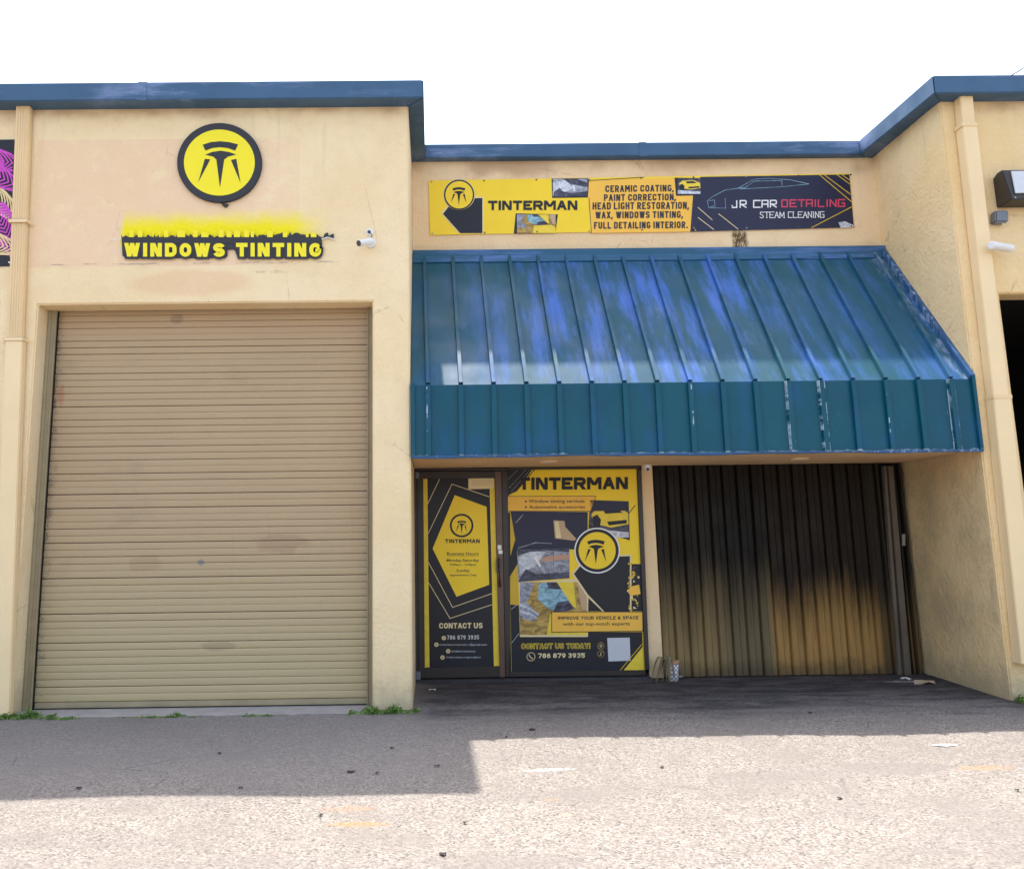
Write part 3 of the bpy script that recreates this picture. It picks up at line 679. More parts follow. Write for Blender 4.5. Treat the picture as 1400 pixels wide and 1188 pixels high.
# soffit in three boards with a slight sag
for i, (x0, x1) in enumerate(((0.004, 1.72), (1.724, 3.38), (3.384, XR-0.004))):
    b = MB(); nn = 8
    for j in range(nn):
        a0 = x0+(x1-x0)*j/nn; a1 = x0+(x1-x0)*(j+1)/nn
        s0 = -0.006*math.sin(math.pi*j/nn); s1 = -0.006*math.sin(math.pi*(j+1)/nn)
        b.hexa([(a0, YF+0.022, 2.146+s0), (a0, YF+0.022, 2.157), (a0, D-0.002, 2.150), (a0, D-0.002, 2.157), (a1, YF+0.022, 2.146+s1), (a1, YF+0.022, 2.157), (a1, D-0.002, 2.150), (a1, D-0.002, 2.157)])
    b.build('soffit_board', M['soffit'], AW)
for (px, py) in ((750, 631.5), (1093, 628)):
    r = CF + CR*((px-PPX)/FPX) - CU*((py-PPY)/FPX); p = CO + r*((2.137-CO.z)/r.z)
    t = empty('downlight', (p.x, p.y, 2.137), 'white round downlight in the soffit above the ' + ('window poster' if px < 800 else 'folding shutter'), 'downlight', 'downlights under the awning')
    m = MB(); m.tube([(p.x, p.y, 2.148), (p.x, p.y, 2.132), (p.x, p.y, 2.128)], [0.085, 0.085, 0.075], 24); m.build('trim_ring', M['soffit'], t, smooth=False)
    m = MB(); m.tube([(p.x, p.y, 2.128), (p.x, p.y, 2.124)], [0.055, 0.05], 20); m.build('lens', M['lamp_lens'], t)
# ------------------------------------------------------------------ flat print and lettering (drawn in the sign's own plane)
K = {}
def ink(name, col, rough=0.5, var=0.06):
    if name not in K and var > 0.25:
        k = NT('print_' + name, rough, 0.35); n1 = k.noise(1, 6, 0.7, k.scaled((9, 9, 16)), 1.2); n2 = k.noise(38, 4, 0.7)
        c = k.mix(k.smooth(n1, 0.36, 0.64), tuple(v*(1-var) for v in col), tuple(min(1, v*(1+var)) for v in col))
        K[name] = k.done(k.mix(k.smooth(n2, 0.55, 0.75, 0, 0.4), c, tuple(min(1, v*1.5+0.06) for v in col)))
    if name not in K: K[name] = plain('print_' + name, col, rough, 0.35, var=var, vs=5 if var < 0.1 else 14)
    return K[name]
YEL = ink('yellow', (0.95, 0.66, 0.025), 0.45); BLK = ink('black', (0.016, 0.016, 0.022), 0.45); ORG = ink('orange', (0.93, 0.52, 0.07), 0.5)
BRY = ink('bright_yellow', (0.92, 0.78, 0.02), 0.5, 0.03); CHR = ink('charcoal', (0.035, 0.033, 0.038), 0.5); WHT = ink('white', (0.82, 0.82, 0.80), 0.5)
NVY = ink('navy', (0.020, 0.020, 0.050), 0.4); CRM = ink('cream', (0.80, 0.66, 0.36)); RED = ink('red', (0.70, 0.06, 0.12)); SKB = ink('sky_blue', (0.24, 0.42, 0.50), 0.5, 0.4)
GRY = ink('grey', (0.30, 0.31, 0.36), 0.5, 0.45); LGR = ink('light_grey', (0.55, 0.57, 0.62), 0.5, 0.3); DGR = ink('dark_grey', (0.07, 0.07, 0.10), 0.5, 0.6); TAN = ink('tan', (0.55, 0.38, 0.22)); SKN = ink('rose_tan', (0.55, 0.32, 0.22))
GLD = ink('gold', (0.86, 0.62, 0.05), 0.5, 0.2); DGD = ink('dark_gold', (0.42, 0.27, 0.07), 0.5, 0.45); PSD = ink('dim_yellow', (0.66, 0.43, 0.03))
LP = 0.0012
class Sheet:
    """flat print at depth Y; drawing coordinates are given through T into sign-plane pixels"""
    def __init__(s, root, Y, T=lambda x, y: (x, y)): s.root, s.Y, s.T = root, Y, T
    def p(s, x, y, lay): a, b = s.T(x, y); return at(a, b, s.Y-LP*lay)
    def poly(s, pts, m, lay=1, name='printed_shape'):
        b = MB(); b.poly([s.p(x, y, lay) for x, y in pts])
        me = b.mesh(name); bm = bmesh.new(); bm.from_mesh(me); bmesh.ops.triangulate(bm, faces=bm.faces, ngon_method='EAR_CLIP'); bm.to_mesh(me); bm.free()
        return link(name, me, m, s.root)
    def line(s, pts, w, m, lay=1, name='printed_line', close=False):
        b = MB(); P = list(pts) + ([pts[0]] if close else [])
        for (x0, y0), (x1, y1) in zip(P[:-1], P[1:]):
            dx, dy = x1-x0, y1-y0; L = math.hypot(dx, dy) or 1; nx, ny = -dy/L*w/2, dx/L*w/2; ex, ey = dx/L*w*0.25, dy/L*w*0.25
            b.poly([s.p(x0+nx-ex, y0+ny-ey, lay), s.p(x1+nx+ex, y1+ny+ey, lay), s.p(x1-nx+ex, y1-ny+ey, lay), s.p(x0-nx-ex, y0-ny-ey, lay)]); lay += 0.01
        return b.build(name, m, s.root)
    def lines(s, segs, w, m, lay=1, name='printed_line'):
        b = MB()
        for P in segs:
            for (x0, y0), (x1, y1) in zip(P[:-1], P[1:]):
                dx, dy = x1-x0, y1-y0; L = math.hypot(dx, dy) or 1; nx, ny = -dy/L*w/2, dx/L*w/2; ex, ey = dx/L*w*0.3, dy/L*w*0.3
                b.poly([s.p(x0+nx-ex, y0+ny-ey, lay), s.p(x1+nx+ex, y1+ny+ey, lay), s.p(x1-nx+ex, y1-ny+ey, lay), s.p(x0-nx-ex, y0-ny-ey, lay)]); lay += 0.004
        return b.build(name, m, s.root)
    def ring(s, cx, cy, r0, r1, m, lay=1, name='emblem_ring', a0=0, a1=360, ry=1.0):
        n = max(8, int(48*(a1-a0)/360)); b = MB()
        for i in range(n):
            A, B_ = math.radians(a0+(a1-a0)*i/n), math.radians(a0+(a1-a0)*(i+1)/n)
            b.quad(s.p(cx+r0*math.cos(A), cy-r0*ry*math.sin(A), lay), s.p(cx+r1*math.cos(A), cy-r1*ry*math.sin(A), lay), s.p(cx+r1*math.cos(B_), cy-r1*ry*math.sin(B_), lay), s.p(cx+r0*math.cos(B_), cy-r0*ry*math.sin(B_), lay))
        return b.build(name, m, s.root)
    def text(s, st, x0, y0, x1, y1, m, lay=2, bold=0.0, dy=0.0, shear=0.0, name='lettering', fat=0.0, space=1.0):
        """text filling the box x0..x1, y0 (cap top)..y1 (baseline); dy lifts the right end"""
        cu = bpy.data.curves.new('t', 'FONT'); cu.body = st; cu.size = 1; cu.offset = bold; cu.resolution_u = 3; cu.space_character = space
        o = bpy.data.objects.new('t', cu); C.objects.link(o)
        me = bpy.data.meshes.new_from_object(o.evaluated_get(bpy.context.evaluated_depsgraph_get()))
        bpy.data.objects.remove(o)
        if not me.vertices: return None
        ax = [v.co.x for v in me.vertices]; mx, Mx = min(ax), max(ax)
        cap = CAP
        for v in me.vertices:
            u = (v.co.x-mx)/(Mx-mx); w = v.co.y/cap
            x = x0 - fat + (x1-x0+2*fat)*u + shear*w*(y1-y0); y = y1 - (y1-y0)*w + dy*u
            v.co = s.p(x, y, lay)
        me.materials.clear(); me.name = name
        return link(name, me, m, s.root)
def _cap():
    cu = bpy.data.curves.new('t', 'FONT'); cu.body = 'H'; cu.size = 1
    o = bpy.data.objects.new('t', cu); C.objects.link(o)
    me = bpy.data.meshes.new_from_object(o.evaluated_get(bpy.context.evaluated_depsgraph_get())); bpy.data.objects.remove(o)
    return max(v.co.y for v in me.vertices)
CAP = _cap()
def emblem_marks(sh, cx, cy, r, m, lay):
    e = lambda pts: [(cx+x*r/140.0, cy+y*r/140.0) for x, y in pts]
    sh.poly(e([(-57, -62), (-30, -71), (0, -74), (30, -71), (60, -63), (50, -41), (26, -50), (0, -53), (-26, -50), (-48, -41)]), m, lay, 'emblem_mark')
    sh.poly(e([(-49, -27), (-25, -37), (2, -41), (28, -37), (54, -28), (26, -20), (14, -10), (0, 88), (-12, -10), (-22, -20)]), m, lay, 'emblem_mark')
    sh.poly(e([(-50, -13), (-32, -11), (-72, 69)]), m, lay, 'emblem_mark')
    sh.poly(e([(36, -9), (54, -13), (68, 71)]), m, lay, 'emblem_mark')

def _arc(cx, cy, rx, ry, a0, a1, n=8):
    return [(cx+rx*math.cos(math.radians(a0+(a1-a0)*i/n)), cy-ry*math.sin(math.radians(a0+(a1-a0)*i/n))) for i in range(n+1)]
def block_glyph(c, w, h, t):
    """centre lines inside a box w x h (y down, thickness t already taken off): ('p', points, closed) strips and ('d', x0, y0, x1, y1) level-ended diagonals"""
    rx, ry = w/2, min(h/2, w/2); q = h/4; T = t/2
    O = _arc(rx, ry, rx, ry, 0, 180)+_arc(rx, h-ry, rx, ry, 180, 360)
    rd = min(w, h)*0.45
    P = lambda *a, c=False: ('p', list(a), c)
    V = lambda x, a=-T, b=None: P((x, a), (x, h+T if b is None else b)); H = lambda y, a=-T, b=None: P((a, y), (w+T if b is None else b, y))
    D = lambda x0, y0, x1, y1: ('d', x0, y0, x1, y1)
    Sx = _arc(rx, q, rx, q, 10, 270, 12)+_arc(rx, 3*q, rx, q, 90, -170, 12)
    g = {'I': [V(w/2)], 'T': [H(0), V(w/2, T)], 'L': [V(0), H(h, T)], 'E': [V(0), H(0, T), H(h, T), H(h*.49, T, w*.9)], 'F': [V(0), H(0, T), H(h*.5, T, w*.9)], 'H': [V(0), V(w), H(h*.48, T, w-T)],
         'N': [V(0), V(w), D(T*.3, -T, w-T*.3, h+T)], 'M': [V(0), V(w), D(T*.2, -T, w/2, h*.72), D(w-T*.2, -T, w/2, h*.72)], 'A': [D(w/2, -T, -T*.2, h+T), D(w/2, -T, w+T*.2, h+T), H(h*.68, w*.2, w*.8)],
         'V': [D(-T*.2, -T, w/2, h+T), D(w+T*.2, -T, w/2, h+T)], 'W': [D(0, -T, w*.26, h+T), D(w*.5, -T, w*.26, h+T), D(w*.5, -T, w*.74, h+T), D(w, -T, w*.74, h+T)],
         'X': [D(0, -T, w, h+T), D(w, -T, 0, h+T)], 'Y': [D(-T*.2, -T, w/2, h*.56), D(w+T*.2, -T, w/2, h*.56), V(w/2, h*.5)], 'K': [V(0), D(w, -T, T*.6, h*.55), D(w*.35, h*.35, w, h+T)],
         'O': [('p', O, True)], '0': [('p', O, True)], 'C': [P(*([(w, max(ry, h*.33))]+O[1:-1]+[(w, min(h-ry, h*.67))]))], 'G': [P(*([(w, min(max(ry*.6, h*.22), h*.26))]+O[1:-1]+[(w, max(h-ry, h*.64)), (w, h*.60), (w*.52, h*.60)]))],
         'D': [P(*([(0, 0), (w-rd, 0)]+_arc(w-rd, rd, rd, rd, 90, 0)+_arc(w-rd, h-rd, rd, rd, 0, -90)+[(0, h)]), c=True)],
         'P': [V(0), P(*([(T, 0), (w-q, 0)]+_arc(w-q, h*.27, q, h*.27, 90, -90)+[(T, h*.54)]))], 'R': [V(0), P(*([(T, 0), (w-q, 0)]+_arc(w-q, h*.27, q, h*.27, 90, -90)+[(T, h*.54)])), D(w*.5, h*.5, w, h+T)],
         'S': [P(*Sx)], 'U': [P(*([(0, -T)]+_arc(rx, h-ry, rx, ry, 180, 360)+[(w, -T)]))], 'J': [P(*([(w, -T)]+_arc(rx, h-ry, rx, ry, 0, -170)))],
         '&': [P(*([(w, h*.55)]+_arc(w*.42, h*.75, w*.42, h*.25, -20, -250, 12)+_arc(w*.45, h*.2, w*.25, h*.2, 240, -40, 10)+[(w*.3, h*.55)])), D(w*.25, h*.3, w, h+T)],
         '8': [('p', _arc(rx, q, rx*.9, q, 0, 360, 16)[:-1], True), ('p', _arc(rx, 3*q, rx, q, 0, 360, 16)[:-1], True)],
         '7': [H(0), D(w, T, w*.3, h+T)], '6': [('p', _arc(rx, h*.69, rx, h*.31, 0, 360, 16)[:-1], True), P((0, h*.69), (w*.04, h*.4), (w*.3, h*.08), (w*.85, 0))], '9': [('p', _arc(rx, h*.31, rx, h*.31, 0, 360, 16)[:-1], True), P((w, h*.31), (w*.96, h*.6), (w*.7, h*.92), (w*.15, h))],
         '3': [P(*(_arc(rx, q, rx, q, 160, -90, 10)+_arc(rx, 3*q, rx, q, 90, -160, 10)[1:]))], '5': [H(0, -T), P((0, T), (0, h*.42)), P(*([(0, h*.42), (w*.5, h*.4)]+_arc(rx, h*.7, rx, h*.3, 70, -160, 10)))],
         '.': [V(w/2, h-T)], ',': [D(w/2, h-T, w/2-T, h+T*2.4)], '!': [V(w/2, -T, h*.62), V(w/2, h-T)]}
    return g.get(c, [])
BW = {'I': 0.0, '.': 0.0, ',': 0.0, '!': 0.0, 'M': 1.3, 'W': 1.55, ' ': .45, 'L': .85, 'E': .88, 'T': .95, 'F': .85}
def block_text(sh, st, x0, y0, x1, y1, m, lay, t, gap=None, dy=0.0, grow=0.0, name='lettering', per=False):
    H_ = y1-y0; gap = t*0.5 if gap is None else gap; n = len(st)
    fixed = sum(0 if c == ' ' else t for c in st) + gap*(n-1); flex = sum(BW.get(c, 1.0) for c in st)
    u = (x1-x0-fixed)/flex; x = x0; mb = MB(); k_ = 0; T = t/2; tt = T+grow
    for c in st:
        w = BW.get(c, 1.0)*u
        if c != ' ':
            ox, oy = x+T, y0+T; ww, hh = w, H_-t
            off = lambda a, b: sh.p(ox+a, oy+b+dy*(ox+a-x0)/(x1-x0), lay+k_*0.01)
            for g_ in block_glyph(c, ww, hh, t):
                k_ = (k_+1) % 40
                if g_[0] == 'd':
                    _, a, b, a2, b2 = g_; L = math.hypot(a2-a, b2-b); hw = min(tt*L/max(1e-6, abs(b2-b)), tt*1.5)
                    s_ = -1 if b2 > b else 1; b += s_*grow; b2 -= s_*grow
                    mb.poly([off(a-hw, b), off(a+hw, b), off(a2+hw, b2), off(a2-hw, b2)])
                else:
                    pts = [g_[1][0]]
                    for q in g_[1][1:]:
                        if math.hypot(q[0]-pts[-1][0], q[1]-pts[-1][1]) > 1e-4: pts.append(q)
                    cl = g_[2]; N_ = len(pts); l_, r_ = [], []
                    if cl and math.hypot(pts[0][0]-pts[-1][0], pts[0][1]-pts[-1][1]) < 1e-4: pts.pop(); N_ -= 1
                    for i in range(N_):
                        a = pts[i-1] if (i or cl) else None; b = pts[(i+1) % N_] if (i < N_-1 or cl) else None; p_ = pts[i]
                        def nrm(p, q): d = math.hypot(q[0]-p[0], q[1]-p[1]); return (-(q[1]-p[1])/d, (q[0]-p[0])/d)
                        if a is None: nx, ny = nrm(p_, b); sc = 1; ex = (-ny*-1*-grow, nx*-grow)
                        elif b is None: nx, ny = nrm(a, p_); sc = 1; ex = (0, 0)
                        else:
                            n1, n2 = nrm(a, p_), nrm(p_, b); nx, ny = n1[0]+n2[0], n1[1]+n2[1]; d = math.hypot(nx, ny) or 1; nx, ny = nx/d, ny/d
                            sc = min(1/max(0.3, nx*n1[0]+ny*n1[1]), 1.6)
                        e_x = e_y = 0
                        if a is None: e_x, e_y = (p_[0]-b[0]), (p_[1]-b[1])
                        elif b is None: e_x, e_y = (p_[0]-a[0]), (p_[1]-a[1])
                        dd = math.hypot(e_x, e_y) or 1; e_x, e_y = e_x/dd*grow, e_y/dd*grow
                        l_.append((p_[0]+nx*tt*sc+e_x, p_[1]+ny*tt*sc+e_y)); r_.append((p_[0]-nx*tt*sc+e_x, p_[1]-ny*tt*sc+e_y))
                    for i in range(N_ if cl else N_-1):
                        j = (i+1) % N_; mb.poly([off(*l_[i]), off(*l_[j]), off(*r_[j]), off(*r_[i])])
        x += w + (t if c != ' ' else 0) + gap
        if per and mb.v: mb.build(name, m, sh.root); mb = MB()
    if not per: return mb.build(name, m, sh.root)

# stroke letters for the two typefaces on the banner
ST = {'J': [[(0.1,.75),(0,.75)],[(0.05,1),(0.75,1),(0.75,0)]], 'R': [[(0,1),(0,0),(.8,0),(.9,.12),(.9,.45),(.8,.55),(.15,.55),(.9,1)]], 'C': [[(1,0),(0,0),(0,1),(1,1)]],
      'A': [[(0,1),(0,0),(.9,0),(.9,1)],[(0,.55),(.9,.55)]], 'D': [[(0,0),(.85,0),(.85,1),(0,1),(0,0)]], 'E': [[(1,0),(0,0),(0,1),(1,1)],[(0,.5),(.8,.5)]], 'T': [[(0,0),(1,0)],[(.5,0),(.5,1)]],
      'I': [[(.1,0),(.1,1)]], 'L': [[(0,0),(0,1),(.9,1)]], 'N': [[(0,1),(0,0),(.9,1),(.9,0)]], 'G': [[(1,0),(0,0),(0,1),(.95,1),(.95,.5),(.5,.5)]], 'S': [[(.9,.12),(.7,0),(.2,0),(.05,.2),(.2,.42),(.75,.56),(.92,.8),(.75,1),(.2,1),(0,.86)]],
      'M': [[(0,1),(.05,0),(.5,.8),(.95,0),(1,1)]]}
def stroke_text(sh, st, x0, y0, x1, y1, w, m, lay, serif=False, dy=0.0):
    wd = {'I': .3, ' ': .5, 'M': 1.15}; sp = .28; tot = sum(wd.get(c, 1.0)+sp for c in st)-sp; x = x0; u = (x1-x0)/tot
    segs = []
    for c in st:
        cw = wd.get(c, 1.0)
        if c != ' ':
            g_ = ST[c]
            if serif and c == 'A': g_ = [[(0,1),(.5,0),(1,1)],[(.2,.62),(.8,.62)]]
            for L in g_:
                segs.append([(x+a*u*(1 if c == 'I' else cw)*1.0, y0+b*(y1-y0)+dy*(x-x0)/(x1-x0)) for a, b in L])
            if serif:
                for L in g_:
                    for (a, b) in (L[0], L[-1]):
                        if b in (0, 1) and c not in 'SCG': segs.append([(x+(a-.14)*u*cw, y0+b*(y1-y0)+dy*(x-x0)/(x1-x0)), (x+(a+.14)*u*cw, y0+b*(y1-y0)+dy*(x-x0)/(x1-x0))])
        x += (cw+sp)*u
    sh.lines(segs, w, m, lay, 'lettering')

def plate(root, corners, Y, th, m, name='backing', bevel=0.0):
    b = MB(); TL, TR, BR, BL = [at(x, y, Y) for x, y in corners]; o = Vector((0, th, 0))
    b.hexa([BL, TL, BL+o, TL+o, BR, TR, BR+o, TR+o]); return b.build(name, m, root, bevel=bevel)

# ---- round emblem sign
Z1 = lambda x, y: (x/2.414, 90+y/2.414)
cx, cy = 724, 320
t = empty('emblem_sign', at(300, 223, 0), 'round yellow and black emblem sign on the wall above the roller door', 'sign')
sh = Sheet(t, -0.035, Z1)
b = MB(); n = 56
b.prism([sh.p(cx+140*math.cos(2*math.pi*i/n), cy+131*math.sin(2*math.pi*i/n), 0) for i in range(n)], (0, 0.028, 0))
b.build('disc', CHR, t, bevel=0.003)
sh.poly([(cx+117*math.cos(2*math.pi*i/n), cy+109*math.sin(2*math.pi*i/n)) for i in range(n)], BRY, 1, 'disc_face')
sh.Tn = None
e2 = Sheet(t, -0.035, lambda x, y: Z1(x, cy+(y-cy)*0.95)); emblem_marks(e2, cx+2, cy, 140, CHR, 2)
b = MB(); q = at(307, 280.5, -0.03); b.prism([at(302, 278, -0.03), at(312, 279, -0.03), at(309, 283, -0.03), at(305, 282, -0.03)], (0, 0.025, 0)); b.build('bracket', CHR, t)

# ---- cut-out lettering sign, upper row torn away
t = empty('letter_sign', at(300, 342, 0), 'black and yellow cut-out letters WINDOWS TINTING with the row above painted over', 'sign')
sh = Sheet(t, -0.022, Z1)
for (st, x0, x1, y0, y1, dy) in (('WINDOWS', 410, 742, 585, 630, 1.0), ('TINTING', 779, 1060, 585, 630, 0.5)):
    for lay in (-12, -6, 0):
        block_text(sh, st, x0, y0+1, x1, y1+1, CHR, lay, 13.5, 10, dy=dy, grow=7, name='letter_edge', per=True)
    block_text(sh, st, x0, y0, x1, y1, BRY, 3, 13.5, 10, dy=dy, name='letter', per=True)
b = MB()   # dark contour strip behind
rr = random.Random(3)
b.prism([sh.p(x, y, -3) for x, y in ([(402, 584), (404, 626), (412, 634), (742, 634), (750, 626), (750, 606), (774, 606), (784, 634), (1056, 634), (1063, 626), (1063, 584)])], (0, 0.012, 0))
b.build('backing', CHR, t)
top = []; x = 1102
while x > 400:
    top.append((x, (556+rr.uniform(-12, 6) if x > 860 else 563+rr.uniform(-9, 5)) + (6 if x > 1050 else 0))); x -= rr.uniform(4, 11)
b = MB(); pts = [(400, 556), (402, 586), (1062, 586), (1062, 574), (1075, 566), (1102, 572)] + top
me = None
sh.poly(pts, CHR, 0, 'torn_backing')
for (x0, x1, y0) in ((427, 441, 549), (455, 470, 551), (503, 507, 553), (525, 529, 556), (541, 556, 548), (585, 611, 549), (637, 652, 550), (664, 688, 557), (722, 738, 546), (748, 764, 553), (772, 792, 550), (806, 822, 549), (828, 838, 553), (882, 900, 552), (934, 948, 556), (1010, 1018, 557), (1026, 1044, 559)):
    sh.poly([(x0-1, y0-5+rr.uniform(-3, 2)), ((x0+x1)/2, y0-9+rr.uniform(-3, 3)), (x1+1, y0-5+rr.uniform(-3, 3)), (x1, 566), (x0, 566)], BRY, 2, 'letter_remnant')
sh.line([(362, 570), (372, 573), (400, 572)], 1.6, WHT, 1, 'torn_edge'); sh.line([(1062, 572), (1082, 566), (1104, 573)], 2.5, WHT, 1, 'torn_edge')

# ---- long banner on the recess wall
t = empty('shop_banner', at(876, 318, D-0.01), 'long yellow and black vinyl shop banner screwed above the awning', 'banner')
YBn = D-0.012
plate(t, [(586, 247), (1161.5, 237.5), (1168, 311), (588, 321.5)], YBn, 0.006, YEL)
sh = Sheet(t, YBn); T7 = lambda x, y: (575+x/4.59, 230+y/4.59); T8 = lambda x, y: (870+x/4.516, 230+y/4.516); T2 = lambda x, y: (560+x/2.0588, 180+y/2.0588)
A = Sheet(t, YBn, T7); B8 = Sheet(t, YBn, T8); A2 = Sheet(t, YBn, T2)
A2.poly([(510, 137), (747, 130), (752, 178), (798, 178), (790, 282), (512, 286), (497, 140)], ORG, 1)
A2.poly([(818, 128), (1238, 121), (1251, 270), (790, 282), (798, 178), (818, 178)], NVY, 1.5)
A2.line([(505, 134), (509, 137), (498, 142)], 1.5, BLK, 3); A2.line([(505, 187), (512, 286)], 1.4, BLK, 3)
A2.line([(508, 138), (660, 129)], 1.8, BLK, 3)
# emblem disc (ring left open where hands would hold it)
A.ring(242, 168, 88, 98, CRM, 1.5, a0=60, a1=200); A.ring(242, 168, 92, 98, CRM, 1.6, a0=300, a1=420)
n = 40
A.poly([(242+100*math.cos(2*math.pi*i/n), 168+96*math.sin(2*math.pi*i/n)) for i in range(n)], CRM, 2, 'emblem_disc')
A.poly([(242+95*math.cos(2*math.pi*i/n), 168+92*math.sin(2*math.pi*i/n)) for i in range(n)], YEL, 3, 'emblem_disc')
A.ring(242, 168, 86, 95, BLK, 4)
e3 = Sheet(t, YBn, lambda x, y: T7(x, y)); emblem_marks(e3, 240, 172, 98, BLK, 4)
A.poly([(128, 284), (190, 215), (330, 180), (396, 180), (396, 410), (240, 410)], CRM, 1.7, 'printed_shape'); A.poly([(140, 288), (190, 225), (330, 190), (388, 188), (388, 409), (248, 409)], BLK, 1.8, 'printed_shape')
block_text(A, 'TINTERMAN', 424, 205, 984, 264, BLK, 3, 15.5, 7, dy=-1, name='letter', per=True)
# small photo prints on the banner
def photo_a(s, x0, y0, w, h, lay=2):   # dark window being squeegeed
    q = lambda u, v: (x0+w*u, y0+h*v)
    s.poly([q(0, 0), q(1, 0), q(1, 1), q(0, 1)], GRY, lay, 'photo_print')
    s.poly([q(0, .2), q(.35, .05), q(.6, .5), q(.3, .8), q(0, .9)], LGR, lay+.5, 'photo_print')
    s.poly([q(.3, 0), q(.7, 0), q(1, .25), q(1, .45), q(.5, .3)], DGR, lay+1, 'photo_print')
    s.poly([q(.02, .75), q(.2, .5), q(.3, .72), q(.55, .8), q(1, .68), q(1, 1), q(.02, 1)], DGR, lay+1.5, 'photo_print')
    s.poly([q(.55, .35), q(.62, .33), q(.66, .7), q(.6, .72)], LGR, lay+2, 'photo_print')
def photo_b(s, x0, y0, w, h, lay=2):   # hand on yellow bodywork by a side window
    q = lambda u, v: (x0+w*u, y0+h*v)
    s.poly([q(0, 0), q(1, 0), q(1, 1), q(0, 1)], DGD, lay, 'photo_print')
    s.poly([q(0, 0), q(.22, 0), q(.12, .35), q(.05, .45), q(0, .4)], GRY, lay+.5, 'photo_print')
    s.poly([q(.28, .02), q(.55, 0), q(.8, .48), q(.55, .55), q(.42, .5), q(.27, .33)], SKB, lay+1, 'photo_print')
    s.poly([q(.4, 0), q(.55, 0), q(.62, .14), q(.42, .12)], DGR, lay+1.5, 'photo_print')
    s.poly([q(.56, .38), q(.72, .35), q(.82, .5), q(.6, .58), q(.5, .55)], DGR, lay+1.5, 'photo_print')
    s.poly([q(.55, 0), q(.8, 0), q(.84, .5), q(.79, .46)], GLD, lay+1.7, 'photo_print')
    s.poly([q(.85, 0), q(1, 0), q(1, .55), q(.92, .5)], TAN, lay+1.9, 'photo_print')
    s.poly([q(.0, .42), q(.12, .40), q(.26, .60), q(.2, .74), q(.04, .70), q(0, .66)], GRY, lay+2, 'photo_print')
    s.poly([q(.45, .6), q(.9, .56), q(1, .7), q(1, 1), q(.4, 1)], GLD, lay+.7, 'photo_print')
def photo_c(s, x0, y0, w, h, lay=2):   # yellow car, front three quarter
    q = lambda u, v: (x0+w*u, y0+h*v)
    s.poly([q(0, 0), q(1, 0), q(1, 1), q(0, 1)], DGR, lay, 'photo_print')
    s.poly([q(0, .75), q(1, .85), q(1, 1), q(0, 1)], LGR, lay+.3, 'photo_print')
    s.poly([q(.05, .35), q(.2, .15), q(.7, .12), q(.98, .3), q(1, .62), q(.55, .72), q(.12, .6)], GLD, lay+.8, 'photo_print')
    s.poly([q(.35, .2), q(.68, .17), q(.85, .3), q(.4, .33)], BLK, lay+1.2, 'photo_print')
    s.poly([q(.08, .42), q(.2, .35), q(.3, .5), q(.26, .75), q(.12, .75)], BLK, lay+1.4, 'photo_print')
    s.poly([q(.45, .55), q(.95, .5), q(.95, .6), q(.5, .66)], BLK, lay+1.4, 'photo_print')
A.poly([(822, 66), (1058, 64), (1050, 185), (826, 188)], BLK, 1.9); photo_a(A, 830, 68, 218, 112, 2)
A.poly([(597, 285), (862, 291), (846, 409), (585, 412)], BLK, 1.9); photo_b(A, 605, 292, 242, 116, 2)
B8.poly([(236, 60), (396, 62), (396, 164), (350, 170), (245, 172)], BLK, 1.9); photo_c(B8, 256, 64, 140, 96, 2)
for st, x0, y0, x1, y1 in (('CERAMIC COATING,', 551, 153, 744, 171), ('PAINT CORRECTION,', 547, 178, 750, 196), ('HEAD LIGHT RESTORATION,', 515, 201, 787, 220), ('WAX, WINDOWS TINTING,', 523, 227, 770, 245), ('FULL DETAILING INTERIOR.', 519, 256, 783, 274)):
    block_text(A2, st, x0, y0-1, x1, y1, CHR, 3, 4.0, 2.6, dy=-2)
stroke_text(A2, 'JR CAR', 907, 195, 1034, 214, 3.4, WHT, 3, dy=-1); stroke_text(A2, 'DETAILING', 1048, 193, 1225, 212, 3.4, RED, 3, dy=-1)
stroke_text(A2, 'STEAM CLEANING', 986, 227, 1167, 243, 1.9, WHT, 3, serif=True, dy=-1)
A2.lines([[(842, 215), (838, 196), (852, 184), (888, 165), (925, 160), (968, 135), (1010, 132), (1070, 136), (1124, 148)], [(925, 160), (945, 158), (970, 140), (1048, 138), (1048, 156)], [(930, 162), (1048, 156), (1124, 148)], [(842, 215), (890, 216), (888, 188)], [(844, 195), (858, 193), (860, 210), (846, 212)]], 1.1, SKB, 3, 'printed_line')
A2.lines([[(1155, 123), (1244, 198)], [(1167, 122), (1245, 180)], [(1203, 122), (1242, 150)], [(1216, 121), (1240, 138)], [(1131, 271), (1247, 211)], [(800, 270), (806, 280)]], 2.2, PSD, 3)
A2.lines([[(812, 214), (852, 249)], [(812, 242), (856, 276)], [(870, 232), (925, 275)]], 1.8, CRM, 3)
A2.poly([(1207, 256), (1226, 253), (1250, 264), (1248, 270), (1214, 272)], LGR, 3)
for i in range(9):
    for (ya, yb) in ((248.6, 239.2), (319.6, 309.5)):
        u = i/8; p = at(590+u*(1163-590) if ya < 300 else 591+u*(1164-591), ya+(yb-ya)*u, YBn)
        m = MB(); m.tube([p+Vector((0, 0.001, 0)), p+Vector((0, -0.005, 0))], 0.009, 8); m.build('screw', M['lens_black'] if i % 3 else M['steel'], t)

